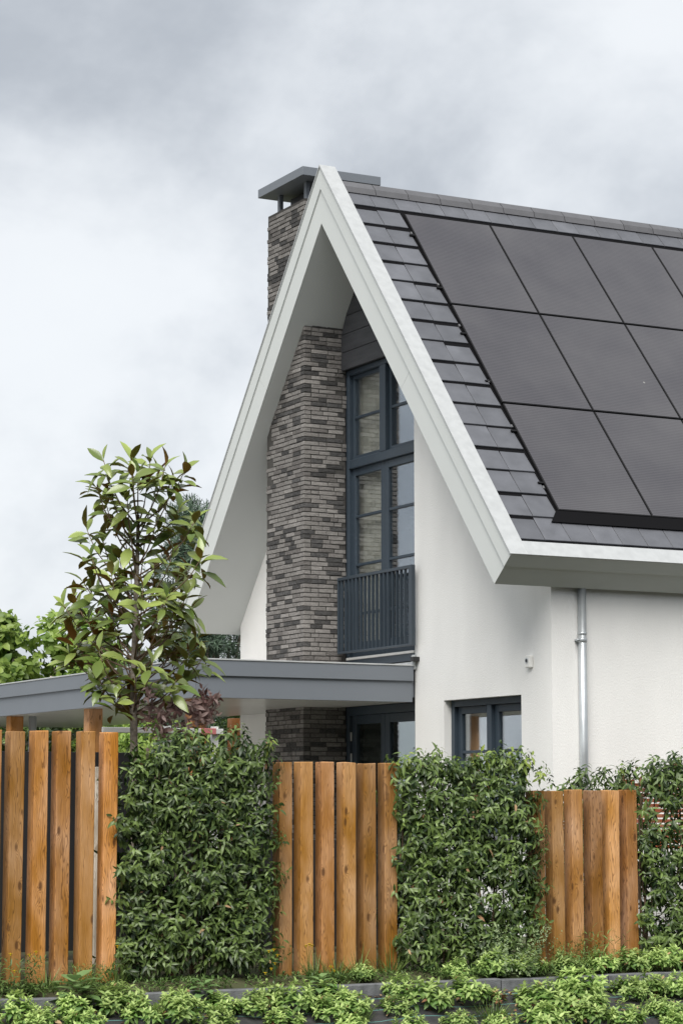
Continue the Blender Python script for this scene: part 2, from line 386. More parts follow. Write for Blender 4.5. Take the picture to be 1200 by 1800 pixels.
# ------------------------------------------------------------------ mesh helpers
def chamfer_box(x0, x1, y0, y1, z0, z1, c):
    c = min(c, (x1 - x0) * .45, (y1 - y0) * .45, (z1 - z0) * .45)
    V = []; idx = {}
    lo = (x0, y0, z0); hi = (x1, y1, z1)
    for ax in range(3):
        for sd_ in (0, 1):
            for a in (0, 1):
                for b in (0, 1):
                    o1, o2 = [q for q in range(3) if q != ax]
                    p = [0, 0, 0]
                    p[ax] = hi[ax] if sd_ else lo[ax]
                    p[o1] = hi[o1] - c if a else lo[o1] + c
                    p[o2] = hi[o2] - c if b else lo[o2] + c
                    s = [0, 0, 0]; s[ax] = sd_; s[o1] = a; s[o2] = b
                    idx[(ax, tuple(s))] = len(V); V.append(tuple(p))
    F = []
    cen = ((x0 + x1) / 2, (y0 + y1) / 2, (z0 + z1) / 2)
    def addf(ids):
        a, b, cc = (Vector(V[i]) for i in ids[:3])
        n = (b - a).cross(cc - a)
        mid = sum((Vector(V[i]) for i in ids), Vector()) / len(ids) - Vector(cen)
        F.append(tuple(ids) if n.dot(mid) > 0 else tuple(reversed(ids)))
    for ax in range(3):
        o1, o2 = [q for q in range(3) if q != ax]
        for sd_ in (0, 1):
            ring = []
            for a, b in ((0, 0), (1, 0), (1, 1), (0, 1)):
                s = [0, 0, 0]; s[ax] = sd_; s[o1] = a; s[o2] = b
                ring.append(idx[(ax, tuple(s))])
            addf(ring)
    for ax in range(3):                       # edges run along ax
        o1, o2 = [q for q in range(3) if q != ax]
        for a in (0, 1):
            for b in (0, 1):
                s0 = [0, 0, 0]; s0[o1] = a; s0[o2] = b; s1 = list(s0); s1[ax] = 1
                addf([idx[(o1, tuple(s0))], idx[(o2, tuple(s0))], idx[(o2, tuple(s1))], idx[(o1, tuple(s1))]])
    for a in (0, 1):
        for b in (0, 1):
            for c_ in (0, 1):
                addf([idx[(q, (a, b, c_))] for q in range(3)])
    return V, F

class MB:
    def __init__(s): s.v = []; s.f = []; s.m = []
    def add(s, V, F, mi=0):
        o = len(s.v); s.v += [tuple(p) for p in V]; s.f += [tuple(i + o for i in f) for f in F]; s.m += [mi] * len(F)
        return s
    def box(s, x0, x1, y0, y1, z0, z1, c=0.003, mi=0):
        x0, x1 = min(x0, x1), max(x0, x1); y0, y1 = min(y0, y1), max(y0, y1); z0, z1 = min(z0, z1), max(z0, z1)
        return s.add(*chamfer_box(x0, x1, y0, y1, z0, z1, c), mi)
    def prism_x(s, poly, x0, x1, mi=0):
        """poly: list of (y, z); extruded between x0 and x1"""
        a = sum(poly[i][0] * poly[(i + 1) % len(poly)][1] - poly[(i + 1) % len(poly)][0] * poly[i][1] for i in range(len(poly)))
        if a < 0: poly = list(reversed(poly))
        n = len(poly)
        V = [(x0, y, z) for y, z in poly] + [(x1, y, z) for y, z in poly]
        F = [tuple(reversed(range(n))), tuple(range(n, 2 * n))]
        F += [(i, (i + 1) % n, n + (i + 1) % n, n + i) for i in range(n)]
        return s.add(V, F, mi)
    def tube(s, pts, rad, seg=8, mi=0, cap=True):
        pts = [Vector(p) for p in pts]
        if not hasattr(rad, '__len__'): rad = [rad] * len(pts)
        V = []; F = []
        for i, p in enumerate(pts):
            d = (pts[min(i + 1, len(pts) - 1)] - pts[max(i - 1, 0)]).normalized()
            a = d.cross(Vector((0, 0, 1)) if abs(d.z) < .95 else Vector((1, 0, 0))).normalized(); b = d.cross(a)
            for j in range(seg):
                t = 2 * math.pi * j / seg
                V.append(p + (a * math.cos(t) + b * math.sin(t)) * rad[i])
        for i in range(len(pts) - 1):
            for j in range(seg):
                F.append((i * seg + j, i * seg + (j + 1) % seg, (i + 1) * seg + (j + 1) % seg, (i + 1) * seg + j))
        if cap:
            F.append(tuple(reversed(range(seg)))); F.append(tuple(range((len(pts) - 1) * seg, len(pts) * seg)))
        return s.add(V, F, mi)
    def mesh(s, name, mats, smooth=False):
        me = bpy.data.meshes.new(name)
        me.from_pydata(s.v, [], s.f)
        for mm in (mats if isinstance(mats, (list, tuple)) else [mats]): me.materials.append(mm)
        if len(set(s.m)) > 1 or (s.m and s.m[0]): me.polygons.foreach_set('material_index', s.m)
        if smooth: me.polygons.foreach_set('use_smooth', [True] * len(s.f))
        me.update()
        return me
    def build(s, name, mats, parent=None, smooth=False, mx_=None):
        return link(name, s.mesh(name, mats, smooth), parent, mx_)

def link(name, me, parent=None, mx_=None):
    o = bpy.data.objects.new(name, me)
    COL.objects.link(o)
    if mx_ is not None: o.matrix_world = mx_
    if parent is not None:
        o.parent = parent
        o.matrix_parent_inverse = Matrix.Translation(parent.location).inverted() if parent.type == 'EMPTY' else Matrix.Identity(4)
        if parent.type == 'EMPTY' and parent.get('_rz'): pass
    return o

def empty(name, loc, label=None, cat=None, group=None):
    o = bpy.data.objects.new(name, None)
    COL.objects.link(o); o.location = loc; o.empty_display_size = 0.2
    return tag(o, label, cat, group) if label else o

def tag(o, label=None, cat=None, group=None, kind=None):
    if label: o['label'] = label
    if cat: o['category'] = cat
    if group: o['group'] = group
    if kind: o['kind'] = kind
    return o

def quads_mesh(name, V, Fq, lv, mats, midx=None, smooth=True):
    """fast mesh from numpy: V (n,3), Fq (m,4), lv per face"""
    me = bpy.data.meshes.new(name)
    me.vertices.add(len(V)); me.vertices.foreach_set('co', np.asarray(V, np.float32).ravel())
    me.loops.add(Fq.size); me.loops.foreach_set('vertex_index', Fq.astype(np.int32).ravel())
    me.polygons.add(len(Fq)); me.polygons.foreach_set('loop_start', np.arange(0, Fq.size, 4, dtype=np.int32))
    for mm in mats: me.materials.append(mm)
    if midx is not None: me.polygons.foreach_set('material_index', np.asarray(midx, np.int32))
    me.update(calc_edges=True)
    if smooth: me.polygons.foreach_set('use_smooth', np.ones(len(Fq), bool))
    at = me.attributes.new('lv', 'FLOAT', 'FACE'); at.data.foreach_set('value', np.asarray(lv, np.float32))
    me.validate()
    return me

def unit(a): return a / np.maximum(np.linalg.norm(a, axis=-1, keepdims=True), 1e-9)

ST_T = np.array([0, .30, .68, 1.0]); ST_W = np.array([.14, .92, .80, .04])
def leaves(pos, d, n, Ln, Wd, curl=0.25, fold=0.25, wprof=ST_W):
    """returns V, F, count-per-leaf (6 quads each)"""
    N = len(pos); d = unit(d); n = unit(n - (n * d).sum(1, keepdims=True) * d); b = np.cross(n, d)
    Ln = np.broadcast_to(Ln, (N,))[:, None]; Wd = np.broadcast_to(Wd, (N,))[:, None]
    curl = np.broadcast_to(curl, (N,))[:, None]
    V = np.zeros((N, 4, 3, 3))
    for i in range(4):
        x = ST_T[i] * Ln; z0 = -curl * ST_T[i] ** 2 * Ln
        w = wprof[i] * Wd / 2
        for j, sg in enumerate((-1, 0, 1)):
            z = z0 + (abs(sg) * fold) * w
            V[:, i, j] = pos + d * x + b * (sg * w) + n * z
    base = (np.arange(N) * 12)[:, None, None]
    q = []
    for i in range(3):
        for j in range(2):
            q.append([i * 3 + j, (i + 1) * 3 + j, (i + 1) * 3 + j + 1, i * 3 + j + 1])
    F = base + np.array(q)[None]
    return V.reshape(-1, 3), F.reshape(-1, 4)

def shoots(P, A, k, sl, Ll, Lw, e0=0.9, e1=1.3, curl=0.25, rnd=0.25, fold=0.25, droop=0.0):
    """leafy shoots: P (M,3) base, A (M,3) axis, k leaves each along length sl"""
    Mn = len(P); A = unit(A)
    ref = np.where(np.abs(A[:, 2:3]) < .9, np.array([[0, 0, 1.]]), np.array([[1., 0, 0]]))
    u = unit(np.cross(A, ref)); w = np.cross(A, u)
    ph = rng.uniform(0, 6.28, (Mn, 1)) + np.arange(k)[None] * 2.4
    t = (np.arange(k)[None] + rng.uniform(-.3, .3, (Mn, k))) / k
    rad = u[:, None] * np.cos(ph)[..., None] + w[:, None] * np.sin(ph)[..., None]
    el = (e1 + (e0 - e1) * t + rng.normal(0, rnd * .5, (Mn, k)))[..., None]
    d = A[:, None] * np.cos(el) + rad * np.sin(el) + rng.normal(0, rnd * .4, (Mn, k, 3)) + np.array([0, 0, -droop])
    n = A[:, None] * np.sin(el) - rad * np.cos(el) + np.array([0, 0, .35])
    pos = P[:, None] + A[:, None] * (t * np.broadcast_to(sl, (Mn,))[:, None])[..., None]
    sc = rng.uniform(.7, 1.15, (Mn, k)) * (1 - .35 * t)
    return leaves(pos.reshape(-1, 3), d.reshape(-1, 3), n.reshape(-1, 3), (Ll * sc).ravel(), (Lw * sc).ravel(), curl, fold)

# ------------------------------------------------------------------ the setting
# one sheet: garden level, kerb line, bank falling to the street
def bank_z(y): return -0.17 - 0.42 * (-6.98 - y)
ys = [-400, -60, -8.6, -8.2, -7.9, -7.6, -7.3, -6.98, -6.9, -6.6, -6, 0, 15, 60, 400]
def gz(y):
    if y > -6.9: return -0.03 + (-0.035 if y < -6.6 else 0)
    if y > -7.99: return bank_z(y) - 0.02
    return bank_z(-8.0) - 0.02
g = MB()
xs = [-400, -60, -12, -6, -3, 0, 3, 8, 60, 400]
V = [(x, y, gz(y)) for y in ys for x in xs]
F = [(j * len(xs) + i, j * len(xs) + i + 1, (j + 1) * len(xs) + i + 1, (j + 1) * len(xs) + i) for j in range(len(ys) - 1) for i in range(len(xs) - 1)]
g.add(V, F)
tag(g.build('ground', M['soil']), kind='structure')
g = MB(); g.add([(-400, -400, -.594), (400, -400, -.594), (400, -9.0, -.594), (-400, -9.0, -.594)], [(0, 1, 2, 3)])
tag(g.build('road', M['asphalt']), kind='structure')
g = MB(); g.add([(-30, -.9, -.026), (.7, -.9, -.026), (.7, 8.0, -.026), (-30, 8.0, -.026)], [(0, 1, 2, 3)])  # pale paving added here to bounce light onto the gable
tag(g.build('bounce_terrace', M['bounce_paving']), kind='structure')
# weed fabric laid over the bank, slightly wrinkled
nx, ny = 130, 14
gx = np.linspace(-8, 3, nx); gy = np.linspace(-8.3, -7.005, ny)
V = []; F = []
for j, y in enumerate(gy):
    for i, x in enumerate(gx):
        wv = 0.010 * math.sin(x * 3.1 + y * 2) + 0.008 * math.sin(x * 7.7 - y * 5) + random.uniform(-.004, .004)
        V.append((x, y, bank_z(max(y, -8.0)) + 0.012 + wv))
for j in range(ny - 1):
    for i in range(nx - 1):
        F.append((j * nx + i, j * nx + i + 1, (j + 1) * nx + i + 1, (j + 1) * nx + i))
mb = MB(); mb.add(V, F)
tag(mb.build('weed_fabric', M['weedmat'], smooth=True), kind='structure')
# kerb of concrete edging blocks
kerb = empty('kerb', (-3, -6.94, -0.1)); tag(kerb, kind='structure')
for i in range(11):
    x0 = -8 + i * 1.0
    mb = MB(); mb.box(x0 + .004, x0 + .996, -6.985, -6.895, -0.30, -0.085 + random.uniform(-.006, .006), .008)
    mb.build('kerb_block', M['concrete'], kerb)

# ------------------------------------------------------------------ house
AP, SLO, TH = 8.412, 1.2, 0.42
CS, SN = 0.6402, 0.7682                       # cos / sin of the roof pitch
def zap(o): return AP - o / CS
def eav(o, ext=0.0):                          # perpendicular eave cut, right side
    return (-3.978 + o * SN - ext * CS, 3.636 - o * CS - ext * SN)
def zs(y): return zap(TH) - SLO * abs(y)      # underside of the roof
def half(o0, o1, sgn, e0=0.0):
    a = eav(o0, e0); b = eav(o1, e0)
    return [(0, zap(o0)), (sgn * -a[0], a[1]), (sgn * -b[0], b[1]), (0, zap(o1))]

house = empty('house', (0.7, 0, 0), 'white rendered house with steep grey tiled gable roof and solar panels', 'house')
XW, XE = 0.70, 12.0
# gable wall, right part with the window opening
mb = MB()
top = lambda y: zs(y) + 0.03
mb.prism_x([(-.86, -.1), (-1.478, -.1), (-1.478, top(1.478)), (-.86, top(.86))], XW, .98)
mb.prism_x([(-1.478, 2.345), (-3.006, 2.345), (-3.006, top(3.006)), (-1.478, top(1.478))], XW, .98)
mb.prism_x([(-1.478, -.1), (-3.006, -.1), (-3.006, .95), (-1.478, .95)], XW, .98)
mb.prism_x([(-3.006, -.1), (-3.57, -.1), (-3.57, top(3.57)), (-3.006, top(3.006))], XW, .98)
mb.build('gable_wall', M['render'], house)
mb = MB()
mb.prism_x([(1.79, -.1), (3.57, -.1), (3.57, top(3.57)), (1.79, top(1.79))], XW, .98)
mb.build('gable_wall', M['render'], house)
mb = MB(); mb.prism_x([(.84, -.1), (1.79, -.1), (1.79, top(1.79)), (.84, top(.84))], .76, .98)
mb.prism_x([(-.86, 6.27), (.84, 6.27), (.84, top(.84)), (0, top(0)), (-.86, top(.86))], .72, .98)
mb.prism_x([(-.86, 2.36), (.84, 2.36), (.84, 2.86), (-.86, 2.86)], .73, .98)
mb.build('inner_wall', M['clad'], house)
mb = MB(); mb.box(.98, XE, -3.57, -3.27, -.1, 3.55, 0.0001); mb.build('side_wall', M['render'], house)
mb = MB(); mb.box(.98, XE, 3.27, 3.57, -.1, 3.55, 0.0001); mb.build('side_wall', M['render'], house)
mb = MB(); mb.prism_x([(-3.27, -.1), (3.27, -.1), (3.27, top(3.27)), (0, top(0)), (-3.27, top(3.27))], XE - .3, XE); mb.build('rear_wall', M['render'], house)
mb = MB(); mb.box(.98, XE - .3, -3.27, 3.27, 2.60, 2.84, .001); mb.box(.98, XE - .3, -3.27, 3.27, -.1, 0.02, .001)
mb.build('floor_slab', M['interior'], house)
mb = MB(); mb.box(3.6, 3.7, -3.26, 3.26, .02, 2.59, .001); mb.box(3.6, 3.7, -1.7, 1.7, 2.85, 5.6, .001); mb.build('partition', M['interior'], house)

# roof: dark deck, soffit boards, barge boards, zinc edging
roof = MB()
for sg in (-1, 1): roof.prism_x(half(.09, .395, sg, -.03), .215, XE)
roof = roof.build('roof', M['under'], house)
sof = MB()
for sg in (-1, 1): sof.prism_x(half(.40, TH, sg, -.021), .031, .76)
sof.build('soffit', M['paint'], house)
for sg in (-1, 1):
    def cutp(o, t): return (sg * (t * CS - o * SN), AP - t * SN - o * CS)
    h4 = half(0.0, TH, sg); tj = 3.35 if sg < 0 else 2.7
    for pl_ in ([h4[0], cutp(0, tj), cutp(TH, tj), h4[3]], [cutp(0, tj + .003), h4[1], h4[2], cutp(TH, tj + .003)]):
        mb = MB(); mb.prism_x(pl_, 0.0, .03); mb.build('barge_board', M['paint'], house)
    mb = MB(); mb.prism_x(half(0.0, .165, sg), -.016, -.001); mb.build('barge_trim', M['paint'], house)
    mb = MB(); mb.prism_x(half(-.014, -.001, sg, .02), -.03, .172)
    mb.prism_x(half(0.0, .13, sg), .165, .172)
    mb.build('zinc_edging', M['zinc'], house)
def eave_poly(sgn, o0, o1, t0, t1):
    P = [eav(o0, t0), eav(o1, t0), eav(o1, t1), eav(o0, t1)]
    return [(sgn * -y, z) for y, z in P]
for sg in (-1, 1):
    mb = MB(); mb.prism_x(eave_poly(sg, 0.0, TH, -.02, 0.0), .0302, XE); mb.build('fascia_board', M['paint'], house)
    mb = MB(); mb.prism_x(eave_poly(sg, 0.0, .165, .001, .016), -.016, XE); mb.build('fascia_trim', M['paint'], house)
    mb = MB(); mb.prism_x(eave_poly(sg, -.014, -.001, .02, -.165), .1725, XE)
    mb.prism_x(eave_poly(sg, 0.0, .12, -.158, -.165), .1725, XE)
    mb.build('zinc_edging', M['zinc'], house)

# tiles on the visible slope; local axes: u along the eave, s down the slope, n outwards
u_ = Vector((1, 0, 0)); s_ = Vector((0, -CS, -SN)); n_ = Vector((0, -SN, CS))
TP = 8.30                                      # tile plane at the ridge
def roof_pt(x, y, lift=0.0):
    return Vector((x, y, TP - SLO * abs(y))) + n_ * lift
tb = MB(); tb.box(-.1495, .1495, -.19, .19, -.010, .010, .003)
tile_me = [tb.mesh('roof_tile', M['tile'])]
th = MB(); th.box(-.1495, .1495, -.16, .16, -.010, .010, .003); tile_top = th.mesh('roof_tile', M['tile'])
def add_tile(x, yb, me, ln):
    tilt = 0.058
    s2 = (s_ * math.cos(tilt) + n_ * math.sin(tilt)); n2 = (n_ * math.cos(tilt) - s_ * math.sin(tilt))
    rz = random.uniform(-.008, .008)
    uu = (u_ + s2 * rz).normalized(); ss = n2.cross(uu)
    mt = Matrix((uu, ss, n2)).transposed().to_4x4()
    mt.translation = roof_pt(x, yb) - s2 * (ln / 2) - n2 * (0.010 + random.uniform(0, .003))
    link('roof_tile', me, roof, mt)
NR = 17
rows = [-.294 - i * (3.735 - .294) / 16 for i in range(NR)]
for i, yb in enumerate(rows):
    ncol = 2
    if i == 0: ncol = 28
    if i == NR - 1: ncol = 28
    for c in range(ncol):
        add_tile(.232 + .1525 + c * .305, yb, tile_me[0] if i else tile_top, .38 if i else .32)
# ridge caps
for i in range(24):
    x0 = .20 + i * .425
    mb = MB()
    mb.prism_x([(-.150, 8.118), (-.128, 8.190), (-.045, 8.268), (.045, 8.268), (.128, 8.190), (.150, 8.118)], x0, x0 + .416)
    mb.build('ridge_tile', M['ridge'], roof)

# solar panels
PW, PH = 1.134, 1.616
PPL = 8.33
def panel_mesh():
    b = MB()
    b.box(-PW / 2 + .006, PW / 2 - .006, -PH / 2 + .006, PH / 2 - .006, -.03, -.003, .002)
    return b.mesh('solar_panel', M['pframe'])
pan_me = panel_mesh()
cb = MB(); cb.box(-PW / 2 + .017, PW / 2 - .017, -PH / 2 + .017, PH / 2 - .017, -.006, 0.0, .001)
cell_me = cb.mesh('cell_glass', M['solar'])
clb = MB(); clb.box(-.010, .010, -.02, .02, -.03, .006, .003); clamp_me = clb.mesh('panel_clamp', M['dclamp'])
pm = Matrix((u_, -s_, n_)).transposed().to_4x4()
for r_i in range(3):
    for c in range(7):
        yc = -.362 - (r_i + .5) * 1.0395
        P = Vector((.858 + (c + .5) * PW, yc, PPL - SLO * abs(yc)))
        mm = pm.copy(); mm.translation = P
        po = link('solar_panel', pan_me, house, mm)
        cellm = bpy.data.objects.new('cell_glass', cell_me); COL.objects.link(cellm); cellm.parent = po
        if c == 0:
            for q in (-.46, .46):
                k_ = bpy.data.objects.new('panel_clamp', clamp_me); COL.objects.link(k_); k_.parent = po
                k_.location = (-PW / 2 - .018, q, -.018)
# black bird mesh under the panels
mb = MB()
a = roof_pt(.84, -3.46, .008); b = roof_pt(8.8, -3.46, .008); c = roof_pt(8.8, -3.565, .002); d = roof_pt(.72, -3.565, .002)
mb.add([a, b, c, d, *(p - n_ * .01 for p in (a, b, c, d))], [(0, 3, 2, 1), (4, 5, 6, 7), (0, 1, 5, 4), (1, 2, 6, 5), (2, 3, 7, 6), (3, 0, 4, 7)])
mb.build('bird_mesh', M['under'], house)
mb = MB()
for y in (-.6, -1.2, -1.7, -2.2, -2.7, -3.2):
    p = roof_pt(.80, y, .0); mb.tube([p + Vector((0, 0, 0)), p + Vector((8, 0, 0))], .014, 6)
mb.build('mounting_rail', M['pframe'], house)

# ------------------------------------------------------------------ chimney pier
PX0, PX1, PY0, PY1 = 0.20, 0.745, 0.825, 1.815
CXB = 1.0                                       # chimney stack depth above the roof
core = MB()
core.box(PX0 + .008, PX1 - .001, PY0 + .008, PY1 - .008, -.1, 8.27, .001)
core.box(PX1, CXB - .008, PY0 + .008, PY1 - .008, 6.2, 8.27, .001)
chim = core.build('chimney', M['mortar'], house)
def brick_mesh(mi_name):
    V, F = chamfer_box(-.5, .5, -.5, .5, -.5, .5, .04)
    V2 = []
    for v in V:
        V2.append((v[0] * 1.0 + random.uniform(-.006, .006), v[1] + random.uniform(-.02, .02), v[2] + random.uniform(-.06, .06)))
    return V2, F
BV = [brick_mesh(0) for _ in range(6)]
BME = {}
for kx, key in enumerate(('brickA', 'brickB', 'brickC')):
    for i, (V, F) in enumerate(BV):
        # unit bricks scaled per piece would stretch the chamfer: bake three lengths
        for ln in (.05, .09, .14, .19, .21):
            mb = MB(); mb.add([(v[0] * ln + 0, v[1] * .088, v[2] * .0415) for v in V], F)
            BME[(key, i, ln)] = mb.mesh('brick', M[key])
CH = .0515
bricks = []                                     # (centre, axis, length, key, area)
def pick():
    q = random.random()
    return 'brickA' if q < .55 else ('brickB' if q < .79 else 'brickC')
def fill(a0, a1):
    """lengths filling a run, mixing stretchers and headers"""
    out_ = []; p = a0
    while a1 - p > .045:
        rem = a1 - p
        ln = random.choice((.19, .19, .19, .21, .14, .09))
        if ln > rem - .012: ln = min((.05, .09, .14, .19, .21), key=lambda q: abs(q - rem)); ln = min(ln, .21)
        if p + ln > a1 + .012: break
        out_.append((p + ln / 2, ln)); p += ln + .010
    return out_
nco = int(8.27 / CH)
zroofL = lambda y: AP - SLO * y
for ci in range(nco):
    z = ci * CH + CH / 2
    odd = ci % 2
    depth = CXB if z > 6.4 else PX1
    # front face (-X), bricks along Y
    for yc, ln in fill(PY0 if odd else PY0 + .100, PY1 - (0 if odd else 0)):
        hidden = zs(yc) + .03 < z < zroofL(PY1) - .05 and zs(PY1) + .08 < z and z < zroofL(yc) - .25
        if zs(yc) + .12 < z < zroofL(yc) - .3: continue
        bricks.append(((PX0 + .044, yc, z), 'Y', ln, pick(), ln * .46 * (1.0 if 2.7 < z < 7.0 else .8)))
    # side face (-Y), bricks along X
    for xc, ln in fill(PX0 + (.100 if odd else 0), depth):
        if zs(PY0) + .12 < z < 7.9: continue
        vis = 1.0 if 2.75 < z < zs(PY0) else .05
        if z < 1.2: vis = 0
        bricks.append(((xc, PY0 + .044, z), 'X', ln, pick(), ln * .887 * vis))
    if z > 5.8:                                 # far sides of the stack above the left slope
        for xc, ln in fill(PX0 + .10, CXB): bricks.append(((xc, PY1 - .044, z), 'X', ln, pick(), 0))
    elif z > 2.5 or True:
        for xc, ln in fill(PX0 + .10, PX1): bricks.append(((xc, PY1 - .044, z), 'X', ln, pick(), 0))
bricks.sort(key=lambda t: -t[4])
RZ90 = Matrix.Rotation(math.pi / 2, 4, 'Z')
bulk = MB()
for i, (cn, ax, ln, key, _) in enumerate(bricks):
    jit = Vector((random.uniform(-.003, .003), random.uniform(-.003, .003), random.uniform(-.0015, .0015)))
    mt = Matrix.Translation(Vector(cn) + jit) @ (RZ90 if ax == 'Y' else Matrix.Identity(4)) @ Matrix.Rotation(random.uniform(-.008, .008), 4, 'Z')
    me = BME[(key, random.randrange(6), ln)]
    if i < 300:
        link('brick', me, chim, mt)
    else:
        V, F = BV[random.randrange(6)]
        bulk.add([mt @ Vector((v[0] * ln, v[1] * .088, v[2] * .0415)) for v in V], F, ('brickA', 'brickB', 'brickC').index(key))
tag(bulk.build('brickwork', [M['brickA'], M['brickB'], M['brickC']], chim), kind='stuff')
mb = MB()
mb.box(.085, 1.115, .645, 1.84, 8.49, 8.595, .004); mb.build('chimney_cap', M['canopy'], chim)
for x in (.27, .93):
    for y in (.90, 1.60):
        mb = MB(); mb.box(x - .025, x + .025, y - .03, y + .03, 8.262, 8.495, .003); mb.build('cap_leg', M['canopy'], chim)
mb = MB(); mb.box(.40, .85, 1.0, 1.60, 8.262, 8.46, .01); mb.build('flue', M['black'], chim)

# charcoal boards in the top of the gable
z0 = 6.262
while z0 < 7.5:
    z1 = z0 + .212
    yl = min(.822, (zap(TH) - z0) / SLO - .0); yl1 = min(.822, max(.02, (zap(TH) - z1) / SLO))
    mb = MB(); mb.prism_x([(-yl, z0), (yl, z0), (yl1, z1 - .008), (-yl1, z1 - .008)], .684, .712)
    mb.build('cladding_board', M['clad'], house)
    z0 = z1
# ------------------------------------------------------------------ glazing of the recessed gable bay
fr = M['frame']
win = MB()
XF = .75
for a, b in ((.825, .765), (-.855, -.795)): win.box(XF, XF + .13, a, b, 2.86, 6.262, .004)
win.box(XF, XF + .13, -.795, .765, 6.20, 6.262, .004)
win.box(XF, XF + .13, -.795, .765, 5.10, 5.205, .006)
win.box(XF, XF + .13, -.795, .765, 2.86, 2.93, .004)
win.box(XF, XF + .13, -.11, .025, 5.205, 6.20, .004)
bay = win.build('gable_window', fr, house)
def sash(y0, y1, z0, z1, xf, st, muntins, name, parent, rail_b=None, g=M['glass'], dep=.05):
    """leaf with stiles, rails, glazing bars and panes; y0 > y1"""
    b = MB(); rb = rail_b or st
    b.box(xf, xf + dep, y0, y0 - st, z0, z1, .004); b.box(xf, xf + dep, y1 + st, y1, z0, z1, .004)
    b.box(xf, xf + dep, y0 - st, y1 + st, z1 - st, z1, .004); b.box(xf, xf + dep, y0 - st, y1 + st, z0, z0 + rb, .004)
    b.build(name, fr, parent)
    for mz in muntins:
        q = MB(); q.box(xf + .008, xf + dep - .004, y0 - st + .001, y1 + st - .001, mz - .016, mz + .016, .004); q.build('glazing_bar', fr, parent)
    zz = [z0 + rb] + sorted(muntins) + [z1 - st]
    for i in range(len(zz) - 1):
        q = MB(); q.box(xf + .024, xf + .030, y0 - st + .002, y1 + st - .002, zz[i] + (.015 if i else .002), zz[i + 1] - (.015 if i < len(zz) - 2 else .002), .0005)
        q.build('pane', g, parent)
sash(.763, .027, 5.207, 6.198, .80, .045, [5.70], 'casement', bay)
sash(-.112, -.793, 5.207, 6.198, .80, .045, [5.70], 'casement', bay)
sash(.763, -.022, 2.932, 5.098, .79, .085, [3.42, 3.98, 4.54], 'door_leaf', bay, .16)
sash(-.027, -.793, 2.932, 5.098, .79, .085, [3.42, 3.98, 4.54], 'door_leaf', bay, .16)
# bright sill and drip below the doors
mb = MB(); mb.box(.69, .75, -.85, .72, 2.885, 2.912, .003); mb.build('door_sill', M['white'], house)
mb = MB(); mb.box(.70, .75, -.85, .72, 2.80, 2.884, .003); mb.build('sill_board', fr, house)
# balcony railing
rl = MB(); RX = .60
rl.box(RX, RX + .035, -.90, .745, 3.795, 3.83, .003); rl.box(RX, RX + .035, -.90, .745, 2.955, 2.98, .003)
rl.box(RX, RX + .035, .745, .765, 2.955, 3.83, .003); rl.box(RX - .002, RX + .045, -.972, -.90, 2.955, 3.83, .003)
for z in (3.70, 3.10):
    rl.box(RX + .03, .75, -.848, -.80, z - .02, z + .02, .003); rl.box(RX + .03, .75, .70, .74, z - .02, z + .02, .003)
rail = rl.build('balcony_railing', M['rail'], house)
for i in range(17):
    y = .68 - i * .0925
    mb = MB(); mb.box(RX + .002, RX + .036, y - .006, y + .006, 2.98, 3.795, .002); mb.build('baluster', M['rail'], rail)
# lead flashing, small vent
mb = MB(); mb.box(.655, .70, -.90, -.845, 2.70, 2.86, .012); mb.box(.665, .70, -.845, .82, 2.72, 2.785, .004); mb.build('flashing', M['lead'], house)
mb = MB(); mb.box(.62, .70, -.965, -.895, 2.785, 2.835, .004); mb.build('overflow_spout', M['black'], house)
# curtains inside
def curtain(x, y0, y1, z0, z1, amp=.035, wl=.12):
    nseg = int(abs(y1 - y0) / .012); V = []; F = []
    for i in range(nseg + 1):
        y = y0 + (y1 - y0) * i / nseg
        xx = x + amp * math.sin(y / wl * 6.28) + .4 * amp * math.sin(y / wl * 2.9 + 1)
        V += [(xx, y, z0), (xx * 1 + .2 * amp * math.sin(y * 9), y, z1)]
    for i in range(nseg): F.append((2 * i, 2 * i + 2, 2 * i + 3, 2 * i + 1))
    b = MB(); b.add(V, F); return b.build('curtain', M['curtain'], house, smooth=True)
curtain(.905, .14, .83, 2.86, 6.3, .02, .10); curtain(1.08, -.95, -.55, 2.86, 6.3)
# doors under the canopy
gd = MB()
for a, b in ((.825, .765), (-.855, -.795)): gd.box(XF, XF + .13, a, b, .0, 2.355, .004)
gd.box(XF, XF + .13, -.795, .765, 2.26, 2.355, .004)
gdo = gd.build('garden_door', fr, house)
sash(.763, -.022, .02, 2.258, .79, .10, [], 'door_leaf', gdo, .18, M['glass2'])
sash(-.027, -.793, .02, 2.258, .79, .10, [], 'door_leaf', gdo, .18, M['glass2'])
for z in (2.02, 1.78):
    mb = MB(); mb.tube([(.775, .752, z - .05), (.775, .752, z + .05)], .011, 8); mb.build('hinge', M['clamp'], gdo)
# ground floor window
gw = MB(); X2 = .785
gw.box(X2, X2 + .1, -1.479, -1.545, .955, 2.343, .004); gw.box(X2, X2 + .1, -2.94, -3.005, .955, 2.343, .004)
gw.box(X2, X2 + .1, -1.545, -2.94, 2.275, 2.343, .004); gw.box(X2, X2 + .1, -1.545, -2.94, .955, 1.03, .004)
gw.box(X2, X2 + .1, -2.20, -2.285, 1.03, 2.275, .004)
gwo = gw.build('ground_floor_window', fr, house)
sash(-1.547, -2.198, 1.032, 2.273, .83, .075, [1.80], 'casement', gwo)
sash(-2.287, -2.938, 1.032, 2.273, .83, .075, [1.80], 'casement', gwo)
mb = MB(); mb.box(.64, .79, -1.44, -3.04, .90, .953, .004); mb.build('window_sill', M['concrete'], house)
curtain(1.06, -1.30, -1.75, .1, 2.5)
